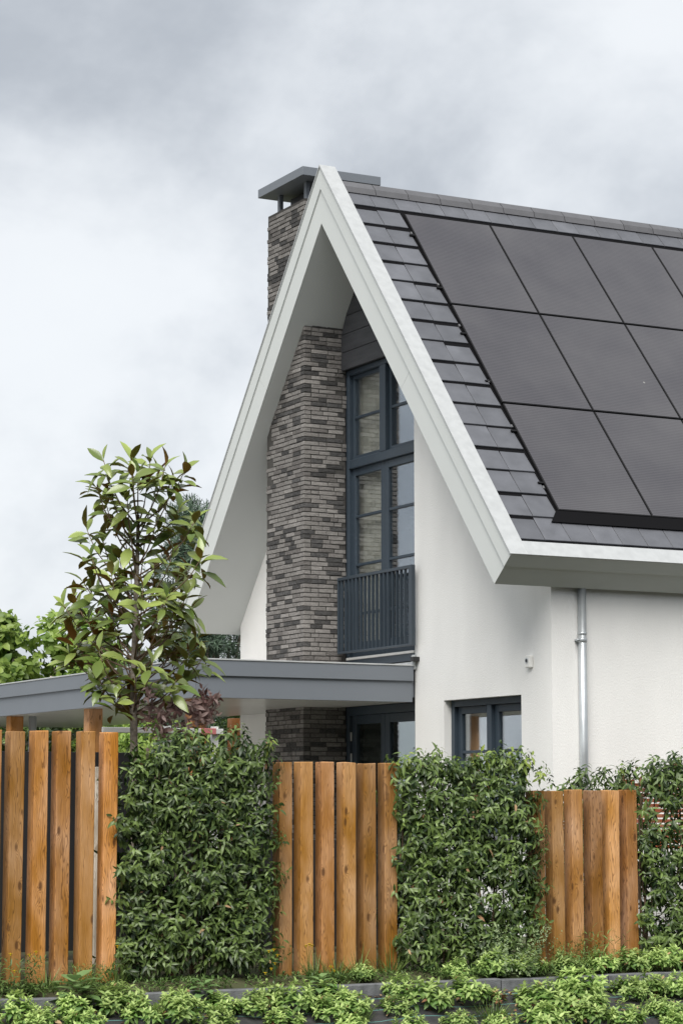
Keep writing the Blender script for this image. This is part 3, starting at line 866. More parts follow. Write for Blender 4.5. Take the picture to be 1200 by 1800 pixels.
# sensor box on the gable wall
mb = MB(); mb.box(.655, .70, -3.235, -3.155, 2.60, 2.725, .008); mb.build('sensor_box', M['white'], house)
mb = MB(); mb.tube([(.650, -3.185, 2.672), (.656, -3.185, 2.672)], .027, 14); mb.build('sensor_ring', M['pipe_zinc'], house)
mb = MB(); mb.tube([(.647, -3.185, 2.672), (.652, -3.185, 2.672)], .017, 14); mb.build('sensor_lens', M['black'], house)
# downpipe
dp = MB(); dp.tube([(1.03, -3.615, -.05), (1.03, -3.615, 3.45)], .042, 20)
dpo = dp.build('downpipe', M['pipe_zinc'], house, smooth=True)
for z in (2.86, 1.2):
    mb = MB(); mb.tube([(1.03, -3.615, z - .022), (1.03, -3.615, z - .012), (1.03, -3.615, z + .012), (1.03, -3.615, z + .022)], [.044, .048, .048, .044], 20)
    mb.tube([(1.03, -3.615, z + .05), (1.03, -3.615, z + .056), (1.03, -3.615, z + .075), (1.03, -3.615, z + .08)], [.043, .047, .047, .043], 20)
    mb.box(.965, .99, -3.63, -3.571, z - .012, z + .012, .003)
    mb.tube([(.955, -3.64, z), (.985, -3.63, z)], .01, 8)
    mb.build('pipe_bracket', M['pipe_zinc'], dpo, smooth=True)

# ------------------------------------------------------------------ veranda canopy
CY0, CX0, CYE = -.884, -1.894, 9.0
cano = empty('veranda_canopy', (CX0, CY0, 0), 'flat grey-blue veranda canopy on timber posts in front of the gable', 'canopy')
mb = MB(); mb.box(CX0 + .02, .685, CY0 + .02, CYE, 2.40, 2.68, .002); mb.build('roof_deck', M['canopy'], cano)
mb = MB(); mb.box(CX0 + .05, .66, CY0 + .05, CYE - .02, 2.681, 2.72, .002); mb.build('roof_ballast', mat('pale_gravel', (.42, .40, .38), .95, .3, 40, .8, 60), cano)
mb = MB(); mb.box(CX0 + .012, .655, CY0 - .001, CY0 + .019, 2.348, 2.578, .003); mb.build('fascia_board', M['canopy'], cano)
mb = MB(); mb.box(CX0 - .012, .655, CY0 - .026, CY0 - .006, 2.574, 2.735, .003); mb.build('fascia_cap', M['canopy'], cano)
for i in range(4):
    y0 = CY0 + .02 + i * 2.5; y1 = min(y0 + 2.496, CYE)
    mb = MB(); mb.box(CX0 - .001, CX0 + .019, y0, y1, 2.348, 2.578, .003); mb.build('fascia_board', M['canopy'], cano)
    mb = MB(); mb.box(CX0 - .026, CX0 - .006, y0 - .046 if i == 0 else y0, y1, 2.574, 2.735, .003); mb.build('fascia_cap', M['canopy'], cano)
mb = MB(); mb.box(CX0 - .035, .655, CY0 - .035, CY0 + .04, 2.736, 2.752, .003); mb.box(CX0 - .035, CX0 + .04, CY0 + .041, CYE, 2.736, 2.752, .003)
mb.build('roof_trim', M['zinc'], cano)
for i in range(5):
    for j in range(2):
        x0 = CX0 + .02 + j * 1.27; y0 = CY0 + .021 + i * 2.0
        mb = MB(); mb.box(x0, min(x0 + 1.266, .685), y0, min(y0 + 1.996, CYE), 2.352, 2.399, .002); mb.build('soffit_panel', M['soffit'], cano)
cpm = MB(); cpm.box(-.085, .085, -.085, .085, -1.2, 1.2, .006); cp_me = cpm.mesh('canopy_post', M['cpost'])
for (x, y) in ((-1.70, 5.12), (-1.68, 2.50), (-1.66, -.36), (1.10, 4.55)):
    mt = Matrix.Translation((x, y, 1.153)); link('canopy_post', cp_me, cano, mt)
mb = MB(); mb.tube([(-1.50, 5.02, 0), (-1.50, 5.02, 2.35)], .05, 14); mb.build('rain_pipe', M['pipe_zinc'], cano, smooth=True)
for i, (p, q) in enumerate((((-1.2, 5.4, 2.79), (-.6, 3.6, 2.83)), ((-.2, 6.5, 2.80), (-1.5, 4.4, 2.82)))):
    mb = MB(); mb.tube([p, q], .013, 6)
    tag(mb.build('bamboo_stick', M['palewood']), ('upper' if i else 'lower') + ' of two thin bamboo sticks lying on the canopy roof', 'stick', 'sticks on the canopy roof')

# ------------------------------------------------------------------ timber post fences
PWD, PDP = .109, .125
post_me = []
for v in range(6):
    V, F = chamfer_box(-PWD / 2, PWD / 2, -PDP / 2, PDP / 2, -1.0, 1.0, .004)
    V = [(x + random.uniform(-.003, .003), y + random.uniform(-.003, .003), z) for x, y, z in V]
    mb = MB(); mb.add(V, F); post_me.append(mb)
FY = -6.50
def fence(name, label, xr, n, ztop, pitch):
    root = empty(name, (xr, FY, 0), label, 'fence', 'stepped timber post fences')
    for i in range(n):
        x = xr + i * pitch + random.uniform(-.006, .006) - PWD / 2
        zt = ztop + random.uniform(-.006, .006)
        mb = MB()
        V, F = chamfer_box(-PWD / 2, PWD / 2, -PDP / 2, PDP / 2, -.15 - .9, zt - .9, .005)
        lean = random.uniform(-.004, .004); tw = random.uniform(-.04, .04)
        V2 = []
        for a, b, c in V:
            t = (c + 1.05) / (zt + .15)
            V2.append((a * math.cos(tw * t) - b * math.sin(tw * t) + lean * t + random.uniform(-.0025, .0025), a * math.sin(tw * t) + b * math.cos(tw * t) + random.uniform(-.0025, .0025), c + (random.uniform(-.003, .003) if c > 0 else 0)))
        mb.add(V2, F)
        mb.build('fence_post', M['post'], root, mx_=Matrix.Translation((x, FY + random.uniform(-.006, .006), .9)))
    return root
fence('timber_fence', 'tallest fence section of timber posts, below the canopy at the left', -7.766, 16, 1.797, .1808)
fence('timber_fence', 'middle fence section of timber posts between two leafy hedge panels', -3.604, 6, 1.587, .1824)
fence('timber_fence', 'lowest fence section of timber posts, right of the hedge under the window', -1.315, 6, 1.377, .1828)

# ------------------------------------------------------------------ hedges
def hedge(name, label, x0, x1, topf, yc, thick, dens, z0=0.02, newtop=0.0, gap=None):
    root = empty(name, ((x0 + x1) / 2, yc, 0), label, 'hedge', 'leafy hedge panels')
    ht = max(topf(x0 + (x1 - x0) * t) for t in np.linspace(0, 1, 9))
    Mn = int((x1 - x0) * ht * dens)
    X = rng.uniform(x0, x1, Mn); T = rng.uniform(0, 1, Mn) ** .95
    hole = np.sin(X * 19 + 2.1 * np.sin(T * 9 + x0)) * np.sin(T * 23 + 3 * np.sin(X * 7)) + rng.normal(0, .35, Mn)
    keep = hole > -.72
    if gap: zz_ = T * ht; keep &= ~((zz_ > gap[0]) & (zz_ < gap[1]) & (rng.uniform(0, 1, Mn) < gap[2]))
    X = X[keep]; T = T[keep]; Mn = len(X)
    Zt = np.array([topf(x) for x in X]) + rng.normal(0, .025, Mn); Z = z0 + T * (Zt - z0)
    side = rng.uniform(0, 1, Mn)
    Y = yc + np.where(side < .62, -rng.beta(3, 1.4, Mn), rng.beta(2, 1.5, Mn)) * thick
    # uneven face: slow bulges
    bul = .5 + .5 * np.sin(X * 7 + Z * 3.1 + 1.3 * np.sin(Z * 6)) * np.cos(Z * 5.3 - X * 2.2)
    Y = yc + (Y - yc) * (.62 + .55 * bul)
    X = X + rng.normal(0, .035, Mn)
    A = np.stack([rng.normal(0, .35, Mn), np.sign(Y - yc) * rng.uniform(.2, .9, Mn), rng.uniform(.05, .9, Mn)], 1)
    ex = np.clip((X - (x0 + x1) / 2) / ((x1 - x0) / 2), -1, 1)
    A[:, 0] += np.sign(ex) * np.clip(np.abs(ex) - .75, 0, 1) * 3
    A[:, 2] += np.clip((Z - Zt + .12) / .12, 0, 1) * 1.2
    kk = 9
    V, F = shoots(np.stack([X, Y, Z], 1), A, kk, .12, np.repeat(rng.uniform(.060, .100, Mn)[:, None], kk, 1), np.repeat(rng.uniform(.026, .036, Mn)[:, None], kk, 1), .7, 1.6, .42, .4, .3, .65)
    nl = len(F) // 6
    lv = np.clip(rng.normal(.40, .28, nl), 0, 1)
    lv = np.clip(lv + np.repeat(rng.normal(0, .20, Mn), kk) + np.tile(np.linspace(-.12, .2, kk), Mn), 0, 1)
    lvf = np.repeat(lv, 6)
    mid = np.zeros(nl, int)
    if newtop:
        fresh = np.repeat((Z > Zt - .10) & (rng.uniform(0, 1, Mn) < newtop), kk); mid[fresh] = 1
    mid[rng.uniform(0, 1, nl) < .006] = 2
    fol = link('foliage', quads_mesh('foliage', V, F, lvf, [M['hedge'], M['hedge_new'], M['dry']], np.repeat(mid, 6)), root)
    tag(fol, kind='stuff')
    mb = MB()
    for i in range(int((x1 - x0) * 13)):
        x = random.uniform(x0 + .03, x1 - .03); pts = []
        for j in range(6):
            pts.append((x + random.uniform(-.02, .02) * j ** .5, yc + random.uniform(-.05, .05), topf(x) * .93 * j / 5))
        mb.tube(pts, [.009, .008, .007, .006, .005, .003], 5)
    mb.build('stem', M['twig'], root)
    mb = MB(); zt = min(topf(x0 + .1), topf(x1 - .1)) - .06
    for i in range(int((x1 - x0) / .10) + 1): mb.box(x0 + .02 + i * .10 - .002, x0 + .02 + i * .10 + .002, yc + .005, yc + .009, 0, zt, .0005)
    for i in range(int(zt / .20) + 1): mb.box(x0 + .02, x1 - .02, yc + .010, yc + .014, .03 + i * .20 - .002, .03 + i * .20 + .002, .0005)
    mb.build('wire_mesh', M['black'], root)
    return root
def lin(pts):
    xs_, zs_ = zip(*pts)
    return lambda x: float(np.interp(x, xs_, zs_))
hedge('hedge_panel', 'widest leafy hedge panel, right of the tallest fence posts below the magnolia', -4.98, -3.79,
      lin([(-5.0, 1.30), (-4.90, 1.50), (-4.78, 1.68), (-4.6, 1.78), (-4.3, 1.73), (-4.0, 1.79), (-3.85, 1.72), (-3.76, 1.60)]), -6.46, .20, 780, newtop=.06)
hedge('hedge_panel', 'leafy hedge panel below the ground floor window, between two fence sections', -2.66, -1.42,
      lin([(-2.66, 1.58), (-2.2, 1.61), (-1.5, 1.62), (-1.42, 1.55)]), -6.46, .20, 740, newtop=.22)
hedge('hedge_panel', 'leafy hedge panel at the right edge, right of the lowest fence section', -.36, 1.30,
      lin([(-.36, 1.53), (-.2, 1.58), (.2, 1.60), (1.3, 1.6)]), -6.44, .20, 640, newtop=.05, gap=(1.05, 1.36, .55))
hedge('hedge_panel', 'low leafy hedge top showing behind the lowest fence section', -.42, .42,
      lin([(-.42, 1.40), (-.2, 1.49), (.2, 1.51), (.42, 1.46)]), -5.30, .16, 420, newtop=.05)

# ------------------------------------------------------------------ magnolia
MT = Vector((-4.566, -5.70, 0))
TIPS = [(-4.92, -5.86, 3.94), (-4.81, -5.7, 3.8), (-4.93, -5.76, 3.73), (-4.65, -5.77, 3.97), (-4.51, -5.83, 3.98), (-4.53, -6.17, 3.88), (-4.77, -6.1, 3.8), (-4.4, -5.72, 3.87), (-4.35, -6.15, 3.87), (-4.44, -6.12, 3.76), (-4.7, -5.36, 3.69), (-4.69, -5.8, 3.64), (-4.6, -5.5, 3.53), (-4.47, -5.89, 3.53), (-4.27, -5.86, 3.59), (-4.31, -6.26, 3.46), (-4.91, -5.5, 3.43), (-4.71, -5.35, 3.36), (-4.63, -5.74, 3.39), (-4.37, -5.68, 3.44), (-4.19, -5.84, 3.45), (-5.06, -5.98, 3.17), (-4.62, -5.47, 3.24), (-4.51, -5.71, 3.26), (-4.42, -6.06, 3.17), (-4.32, -6.41, 3.15), (-4.74, -5.26, 3.16), (-4.77, -5.68, 3.06), (-4.53, -5.51, 3.05), (-4.3, -5.45, 3.1), (-4.2, -5.7, 3.08), (-4.03, -5.57, 3.17), (-4.99, -5.65, 2.99), (-4.89, -5.18, 2.92), (-5.1, -5.51, 2.82), (-4.65, -5.14, 2.95), (-4.54, -5.28, 2.97), (-4.7, -6.16, 2.93), (-4.52, -6.21, 2.85), (-4.35, -6.2, 2.88), (-4.86, -4.93, 2.73), (-4.93, -5.6, 2.71), (-4.68, -5.48, 2.76), (-4.64, -5.94, 2.78), (-4.41, -5.79, 2.8), (-4.36, -5.97, 2.75), (-4.26, -6.08, 2.78), (-4.95, -5.38, 2.55), (-4.81, -5.45, 2.6), (-4.52, -5.2, 2.72), (-4.43, -5.53, 2.65), (-4.18, -5.35, 2.68), (-4.05, -5.5, 2.69), (-3.9, -5.42, 2.61), (-4.95, -5.26, 2.46), (-4.94, -5.87, 2.44), (-4.47, -5.29, 2.54), (-4.25, -5.28, 2.53), (-4.12, -5.42, 2.53), (-4.14, -5.81, 2.47), (-3.99, -5.72, 2.43), (-4.91, -5.77, 2.26), (-4.6, -5.27, 2.33), (-4.6, -5.54, 2.25), (-4.62, -5.84, 2.25), (-4.6, -6.13, 2.35), (-4.13, -5.49, 2.38), (-3.98, -5.42, 2.35), (-4.8, -5.9, 2.09), (-4.42, -5.4, 2.09), (-4.37, -5.83, 2.21), (-4.38, -6.1, 2.23), (-4.89, -5.68, 2.21)]
_r = random.Random(4)
for _ in range(4):
    p_, q_ = _r.sample(TIPS[:73], 2)
    if abs(p_[2] - q_[2]) < .5: TIPS.append(tuple((a_ + b_) / 2 + _r.uniform(-.05, .05) for a_, b_ in zip(p_, q_)))
magn = empty('magnolia_tree', MT, 'young magnolia with glossy leaves and rusty undersides behind the left hedge', 'tree')
mb = MB()
trunk_pts = [(MT.x + .015 * math.sin(z * 2.2), MT.y + .012 * math.cos(z * 1.7), z) for z in np.linspace(-.05, 3.55, 15)]
mb.tube(trunk_pts, list(np.linspace(.050, .013, 15)), 12); mb.build('trunk', M['bark'], magn, smooth=True)
br = MB()
axes = []
for tp in TIPS:
    t = Vector(tp)
    zb = max(1.95, min(t.z - .25 - random.uniform(.05, .3), 3.45))
    b0 = Vector((MT.x + .015 * math.sin(zb * 2.2), MT.y + .012 * math.cos(zb * 1.7), zb))
    h_ = Vector((t.x - b0.x, t.y - b0.y, 0))
    mid_ = b0 + h_ * .5 + Vector((0, 0, (t.z - b0.z) * .32))
    q3 = b0 + h_ * .82 + Vector((0, 0, (t.z - b0.z) * .66))
    br.tube([b0, mid_, q3, t], [.008, .006, .0045, .003], 6)
    axes.append((t - q3).normalized() * .6 + Vector((0, 0, .55)) + Vector((random.gauss(0, .2), random.gauss(0, .2), 0)))
br.build('branch', M['twig'], magn, smooth=True)
# leaf: thin solid with a green upper and a rusty lower side
def mag_leaf(L_, W_, curl, fold, lv):
    st = np.array([0, .08, .28, .52, .78, 1.0]); wp = np.array([.05, .10, .72, 1.0, .72, .03])
    V = []; F = []; mi = []
    for lay in (0, 1):
        for t, w in zip(st, wp):
            for sg in (-1, 0, 1):
                V.append((t * L_, sg * w * W_ / 2, -curl * t * t * L_ + abs(sg) * fold * w * W_ / 2 - lay * .0018))
    for lay in (0, 1):
        o = lay * 18
        for i in range(5):
            for j in range(2):
                q = [o + i * 3 + j, o + (i + 1) * 3 + j, o + (i + 1) * 3 + j + 1, o + i * 3 + j + 1]
                F.append(q if lay == 0 else q[::-1]); mi.append(lay)
    return quads_mesh('leaf', np.array(V), np.array(F), np.full(len(F), lv), [M['magtop'], M['magbot']], mi)
LM = [mag_leaf(random.uniform(.150, .195), random.uniform(.060, .080), random.uniform(.10, .50), random.uniform(.15, .5), lv) for lv in (.1, .2, .3, .4, .5, .6, .7, .8, .9, 1, .35, .55)]
fr_l = []
for ti, (tp, ax) in enumerate(zip(TIPS, axes)):
    t = Vector(tp); ax = ax.normalized()
    uu = ax.cross(Vector((0.3, .2, 1))).normalized(); ww = ax.cross(uu)
    nl = random.randint(8, 12); ph = random.uniform(0, 6.28)
    for i in range(nl):
        a = ph + i * 2.4; rad = uu * math.cos(a) + ww * math.sin(a)
        el = (random.uniform(.15, .5) if i < 2 else random.uniform(.8, 1.95))
        d = (ax * math.cos(el) + rad * math.sin(el) + Vector((random.gauss(0, .12), random.gauss(0, .12), random.gauss(0, .12)))).normalized()
        n = (ax * math.sin(el) - rad * math.cos(el)) * .62 + Vector((-.2, -.40, .45)) + Vector((random.gauss(0, .32), random.gauss(0, .32), random.gauss(0, .2)))
        n = (n - d * n.dot(d)).normalized(); bq = n.cross(d)
        pos = t - ax * (.016 * i)
        mt = Matrix((d, bq, n)).transposed().to_4x4(); mt.translation = pos
        sc = random.uniform(.85, 1.3) * (.8 if i < 2 else 1)
        mt = mt @ Matrix.Scale(sc, 4)
        fr_l.append((pos, mt))
view = Vector((fw.x, fw.y, 0))
fr_l.sort(key=lambda t: t[0].dot(view))
# the nearest 300 leaves are pieces, the remainder one crown mesh
rest = fr_l[300:]
Vs = []; Fs = []; lvs = []; mis = []; o = 0
for pos, mt in rest:
    me = LM[random.randrange(len(LM))]
    co = np.empty(len(me.vertices) * 3, np.float32); me.vertices.foreach_get('co', co); co = co.reshape(-1, 3)
    mnp = np.array(mt); Vs.append(co @ mnp[:3, :3].T + mnp[:3, 3])
    fi = np.empty(len(me.loops), np.int32); me.loops.foreach_get('vertex_index', fi); Fs.append(fi.reshape(-1, 4) + o)
    o += len(co); lvs.append(np.full(len(fi) // 4, random.random())); mis.append(np.array([p.material_index for p in me.polygons]))
crown = link('crown', quads_mesh('crown', np.concatenate(Vs), np.concatenate(Fs), np.concatenate(lvs), [M['magtop'], M['magbot']], np.concatenate(mis)), magn)
tag(crown, kind='stuff')
for pos, mt in fr_l[:300]:
    link('leaf', LM[random.randrange(len(LM))], crown, mt)

# ------------------------------------------------------------------ shrubs and clutter in the garden
def cloud_shrub(name, label, cat, centres, k, sl, Ll, Lw, mt, base, group=None, curl=.3, down=0.0, per=60, e0=.7, e1=1.4, stem=True, lvm=.45, lvs_=.25, trunk_r=.03):
    """centres: list of (x, y, z, rx, ry, rz) leafy lobes"""
    root = empty(name, base, label, cat, group)
    P = []; A = []
    for (x, y, z, rx, ry, rz) in centres:
        d = unit(rng.normal(0, 1, (per, 3))); r = rng.uniform(.35, 1, (per, 1)) ** .6
        P.append(np.array([[x, y, z]]) + d * r * np.array([[rx, ry, rz]])); A.append(d + np.array([0, 0, .35 - down]))
    P = np.concatenate(P); A = np.concatenate(A)
    V, F = shoots(P, A, k, sl, Ll, Lw, e0, e1, curl, .5)
    Mn = len(P); nl = len(F) // 6
    lv = np.clip(np.repeat(rng.normal(lvm, lvs_ * .6, Mn), k) + rng.normal(0, lvs_, nl), 0, 1)
    fo = link('crown' if cat == 'tree' else 'foliage', quads_mesh('foliage', V, F, np.repeat(lv, 6), [mt]), root); tag(fo, kind='stuff')
    if stem:
        mb = MB(); b = Vector(base); zc = sum(c[2] for c in centres) / len(centres)
        mb.tube([b, b + Vector((.02, .01, (zc - b.z) * .5)), b + Vector((0, 0, zc - b.z))], [trunk_r, trunk_r * .8, trunk_r * .5], 8)
        for c in centres:
            p = Vector(c[:3]); mb.tube([b + Vector((0, 0, (zc - b.z) * .45)), (b + p) / 2 + Vector((0, 0, .1)), p], [trunk_r * .6, trunk_r * .4, trunk_r * .15], 6)
        mb.build('trunk' if cat == 'tree' else 'stem', M['bark'], root)
    return root
cloud_shrub('purple_shrub', 'purple-brown drooping shrub above the widest hedge panel, right of the magnolia trunk', 'shrub',
            [(-4.50, -5.95, 2.00, .09, .07, .20), (-4.32, -5.92, 1.88, .17, .12, .20), (-4.10, -5.9, 1.94, .09, .07, .15), (-4.03, -5.9, 2.06, .05, .05, .10), (-4.38, -5.9, 1.60, .14, .12, .22)],
            7, .07, .080, .036, M['purple'], (-4.3, -5.9, 0), curl=.45, down=1.0, per=17, trunk_r=.012)
# dark screen, boards, barrier behind the left fence
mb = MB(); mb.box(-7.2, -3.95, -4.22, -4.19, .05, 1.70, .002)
tag(mb.build('black_sheet', M['black']), 'tall black screen sheet standing behind the tallest fence section', 'screen')
mb = MB(); mb.box(-3.94, -1.45, -4.30, -4.27, .02, .95, .002)  # added black sheet, stands in for shade in the middle fence gaps
tag(mb.build('black_sheet', M['black']), 'lower black sheet added behind the middle fence section to darken its gaps', 'screen')
for i, (x, y, zt, lab) in enumerate(((-4.66, -5.2, 1.56, 'pale board showing in the gap between the last two left fence posts'), (-4.20, -5.55, 1.62, 'pale board standing behind the widest hedge panel'))):
    mb = MB(); mb.box(x - .035, x + .035, y - .012, y + .012, 0, zt, .003); tag(mb.build('pale_board', M['palewood']), lab, 'board')
bar = empty('barrier_board', (-4.0, -4.6, 0), 'white and red barrier board behind the magnolia trunk', 'barrier')
mb = MB(); mb.box(-4.40, -3.3, -4.62, -4.59, 1.855, 1.90, .003); mb.build('board', M['white'], bar)
for x in (-3.42,):
    mb = MB(); mb.box(x - .09, x + .05, -4.625, -4.585, 1.852, 1.903, .002); mb.build('stripe', M['redstripe'], bar)
for x in (-3.80, -3.36):
    mb = MB(); mb.box(x - .03, x + .03, -4.585, -4.545, 0, 1.92, .003); mb.build('leg', M['white'], bar)
# red-brown slatted screen by the side wall
scr = empty('slatted_screen', (1.2, -4.6, 0), 'red-brown slatted timber screen behind the right edge hedge', 'screen')
for x in (.89, 2.3):
    mb = MB(); mb.box(x - .035, x + .035, -4.62, -4.55, 0, 1.49, .004); mb.build('screen_post', M['redwood'], scr)
for i in range(13):
    z = 1.44 - i * .048
    mb = MB(); mb.box(.925, 2.265, -4.60, -4.58, z - .017, z + .017, .002); mb.build('slat', M['redwood'], scr)
mb = MB(); mb.box(.925, 2.265, -4.61, -4.57, .66, .80, .003); mb.build('base_board', M['white'], scr)

# background trees and bushes
def tree(name, label, cx, cy, lobes, k, Ll, Lw, mt, per, sl=.12, trunk_r=.16, **kw):
    return cloud_shrub(name, label, 'tree', [(cx + a, cy + b, z, rx, ry, rz) for a, b, z, rx, ry, rz in lobes], k, sl, Ll, Lw, mt, (cx, cy, -.05), 'trees behind the house', per=per, trunk_r=trunk_r, **kw)
def lobes(n, rad, z0, z1, s, seed, top_pow=1.0):
    r = random.Random(seed); o_ = []
    for i in range(n):
        t = r.random(); a = r.uniform(0, 6.28); q = rad * math.sqrt(r.random()) * (1 - .55 * t ** top_pow)
        o_.append((q * math.cos(a), q * math.sin(a), z0 + (z1 - z0) * t, s * r.uniform(.7, 1.2), s * r.uniform(.7, 1.2), s * r.uniform(.7, 1.3)))
    return o_
tree('broadleaf_tree', 'bright green broadleaf tree at the left edge above the canopy', .75, 13.8, lobes(30, 1.5, 1.6, 4.45, .42, 3), 6, .17, .15, M['plane'], 46, e0=.5, e1=1.5, curl=.35)
tree('broadleaf_tree', 'bright green broadleaf tree left of the magnolia, above the canopy edge', 2.15, 13.0, lobes(26, 1.25, 1.6, 4.0, .40, 5), 6, .16, .14, M['plane'], 46, e0=.5, e1=1.5, curl=.35)
tree('broadleaf_tree', 'farther green broadleaf tree behind the canopy, hidden mostly by the magnolia', 3.3, 15.5, lobes(16, 1.2, 1.2, 3.4, .45, 9), 6, .17, .15, M['plane'], 44, e0=.5, e1=1.5, curl=.35)
tree('pine_tree', 'dark blue-green pine showing behind the left edge of the gable', 3.15, 10.3, lobes(46, 1.2, 1.6, 5.75, .26, 8), 16, .15, .020, M['pine'], 46, sl=.16, e0=.5, e1=1.2, curl=.1, trunk_r=.12)
for i, (x, y, mt, lab) in enumerate(((-1.6, 9.3, 'bush', 'dark bush under the canopy at the far left edge'), (.1, 9.6, 'bush', 'dark bush seen under the canopy between its two left posts'), (1.5, 9.2, 'plane', 'light green bush seen under the canopy beside the magnolia trunk'), (3.0, 8.8, 'bush', 'dark bush seen under the canopy below the pine'), (4.6, 8.0, 'plane', 'yellow-green bush seen under the canopy left of the white wall'))):
    cloud_shrub('garden_bush', lab, 'bush', [(x + random.uniform(-.7, .7), y + random.uniform(-.5, .5), random.uniform(.4, 2.35), .5, .45, .45) for _ in range(16)], 7, .10, .12, .055, M[mt], (x, y, -.05), 'bushes beyond the canopy', per=40, trunk_r=.04)
# thin bare tree under the canopy
bt = empty('bare_sapling', (-1.1, 6.6, 0), 'thin bare grey sapling under the canopy between its left posts', 'tree')
mb = MB(); mb.tube([(-1.1, 6.6, -.03), (-1.08, 6.6, 1.4), (-1.1, 6.62, 2.32)], [.045, .035, .02], 8); mb.build('trunk', M['bark'], bt)
mb = MB()
for i in range(7):
    a = i * 2.4; zb = 1.5 + i * .1
    mb.tube([(-1.09, 6.6, zb), (-1.09 + .25 * math.cos(a), 6.6 + .25 * math.sin(a), zb + .14), (-1.09 + .5 * math.cos(a), 6.6 + .5 * math.sin(a), zb + .2)], [.012, .009, .004], 5)
mb.build('branch', M['bark'], bt)

# ------------------------------------------------------------------ planting along the kerb
def clump_mesh(seed, nros, kk, leaf, lw, dry=.02):
    r = np.random.default_rng(seed)
    a = r.uniform(0, 6.28, nros); q = np.sqrt(r.uniform(0, 1, nros)) * .5
    P = np.stack([q * np.cos(a), q * np.sin(a), .10 + .42 * (1 - (q / .5) ** 2) * r.uniform(.6, 1.1, nros)], 1)
    A = np.stack([np.cos(a) * q * 1.3, np.sin(a) * q * 1.3, np.full(nros, .8)], 1) + r.normal(0, .18, (nros, 3))
    V1, F1 = shoots(P, A, kk, .16, leaf, lw, .55, 1.65, .30, .35, .35)
    P2 = P * np.array([.9, .9, .55]); V2, F2 = shoots(P2, A * np.array([1.6, 1.6, .6]), 6, .16, leaf * 1.1, lw * 1.1, .9, 1.7, .35, .4, .35)
    n1, n2 = len(F1) // 6, len(F2) // 6
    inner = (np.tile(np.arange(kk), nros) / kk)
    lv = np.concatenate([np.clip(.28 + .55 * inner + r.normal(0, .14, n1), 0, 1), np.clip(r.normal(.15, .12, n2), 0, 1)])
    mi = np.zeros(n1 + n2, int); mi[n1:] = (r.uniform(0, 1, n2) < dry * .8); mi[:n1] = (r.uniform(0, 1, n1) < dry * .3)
    return quads_mesh('foliage', np.concatenate([V1, V2]), np.concatenate([F1, F2 + len(V1)]), np.repeat(lv, 6), [M['cover'], M['dry']], np.repeat(mi, 6))
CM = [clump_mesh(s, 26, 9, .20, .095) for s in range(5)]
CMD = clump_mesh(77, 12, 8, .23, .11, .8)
CL = [(-6.01, -7.07, 0.24), (-5.84, -7.17, 0.2), (-5.6, -7.08, 0.24), (-5.33, -7.05, 0.28), (-5.18, -7.0, 0.28), (-5.12, -7.23, 0.24), (-4.76, -7.0, 0.21), (-4.83, -7.23, 0.3), (-4.48, -7.14, 0.25), (-4.24, -7.16, 0.23), (-4.03, -7.0, 0.23), (-3.87, -7.14, 0.29), (-3.52, -7.03, 0.21), (-3.68, -7.29, 0.25), (-4.07, -7.37, 0.23), (-3.45, -7.2, 0.27), (-3.08, -6.74, 0.17), (-2.93, -7.0, 0.22), (-3.11, -7.25, 0.21), (-2.79, -7.19, 0.32), (-2.43, -7.14, 0.33), (-1.91, -6.74, 0.27), (-2.69, -7.49, 0.21), (-1.59, -6.74, 0.23), (-1.84, -7.26, 0.35), (-2.0, -7.55, 0.34), (-1.36, -7.12, 0.36), (-1.5, -7.33, 0.35), (-1.54, -7.55, 0.26), (-1.27, -6.74, 0.23), (-0.98, -7.19, 0.27), (-1.26, -7.59, 0.26), (-0.74, -7.17, 0.27), (-0.61, -6.74, 0.28), (-0.24, -6.74, 0.28), (-0.51, -7.18, 0.27), (-0.88, -7.47, 0.22), (-0.73, -7.52, 0.22), (-0.89, -7.71, 0.22), (-5.94, -7.27, 0.23), (-5.58, -7.3, 0.24), (-4.62, -7.39, 0.24), (-3.58, -7.49, 0.21), (-3.13, -7.53, 0.21), (-2.38, -7.58, 0.21), (-6.3, -7.2, .26), (-.3, -7.3, .27), (-.1, -7.05, .28), (-.45, -7.6, .25)]
def gz2(y): return -.06 if y > -6.9 else (-.09 if y > -6.99 else bank_z(y) + .01)
def put(me, name, label, cat, x, y, s, group=None, part='foliage', zs_=1.0):
    root = empty(name, (x, y, gz2(y)), label, cat, group)
    o_ = bpy.data.objects.new(part, me); COL.objects.link(o_); o_.parent = root
    o_.scale = (s, s, s * zs_); o_.rotation_euler = (0, 0, random.uniform(0, 6.28)); tag(o_, kind='stuff')
    return root
ORD = ['leftmost', 'second', 'third', 'fourth', 'fifth', 'sixth', 'seventh', 'eighth', 'ninth', 'tenth', 'eleventh', 'twelfth', 'thirteenth', 'fourteenth', 'fifteenth', 'sixteenth', 'seventeenth', 'eighteenth', 'nineteenth', 'twentieth', 'twenty-first', 'twenty-second', 'twenty-third', 'twenty-fourth', 'twenty-fifth', 'twenty-sixth']
ROWS = {0: 'behind the kerb', 1: 'along the kerb', 2: 'on the upper bank', 3: 'at the bottom of the bank'}
CL += [(-2.30, -6.80, .20), (-.95, -6.80, .24), (-.42, -6.85, .25), (.05, -6.8, .3), (-.2, -7.1, .28)]
rown = lambda y: 0 if y > -6.9 else (1 if y > -7.1 else (2 if y > -7.3 else 3))
cnt = {}
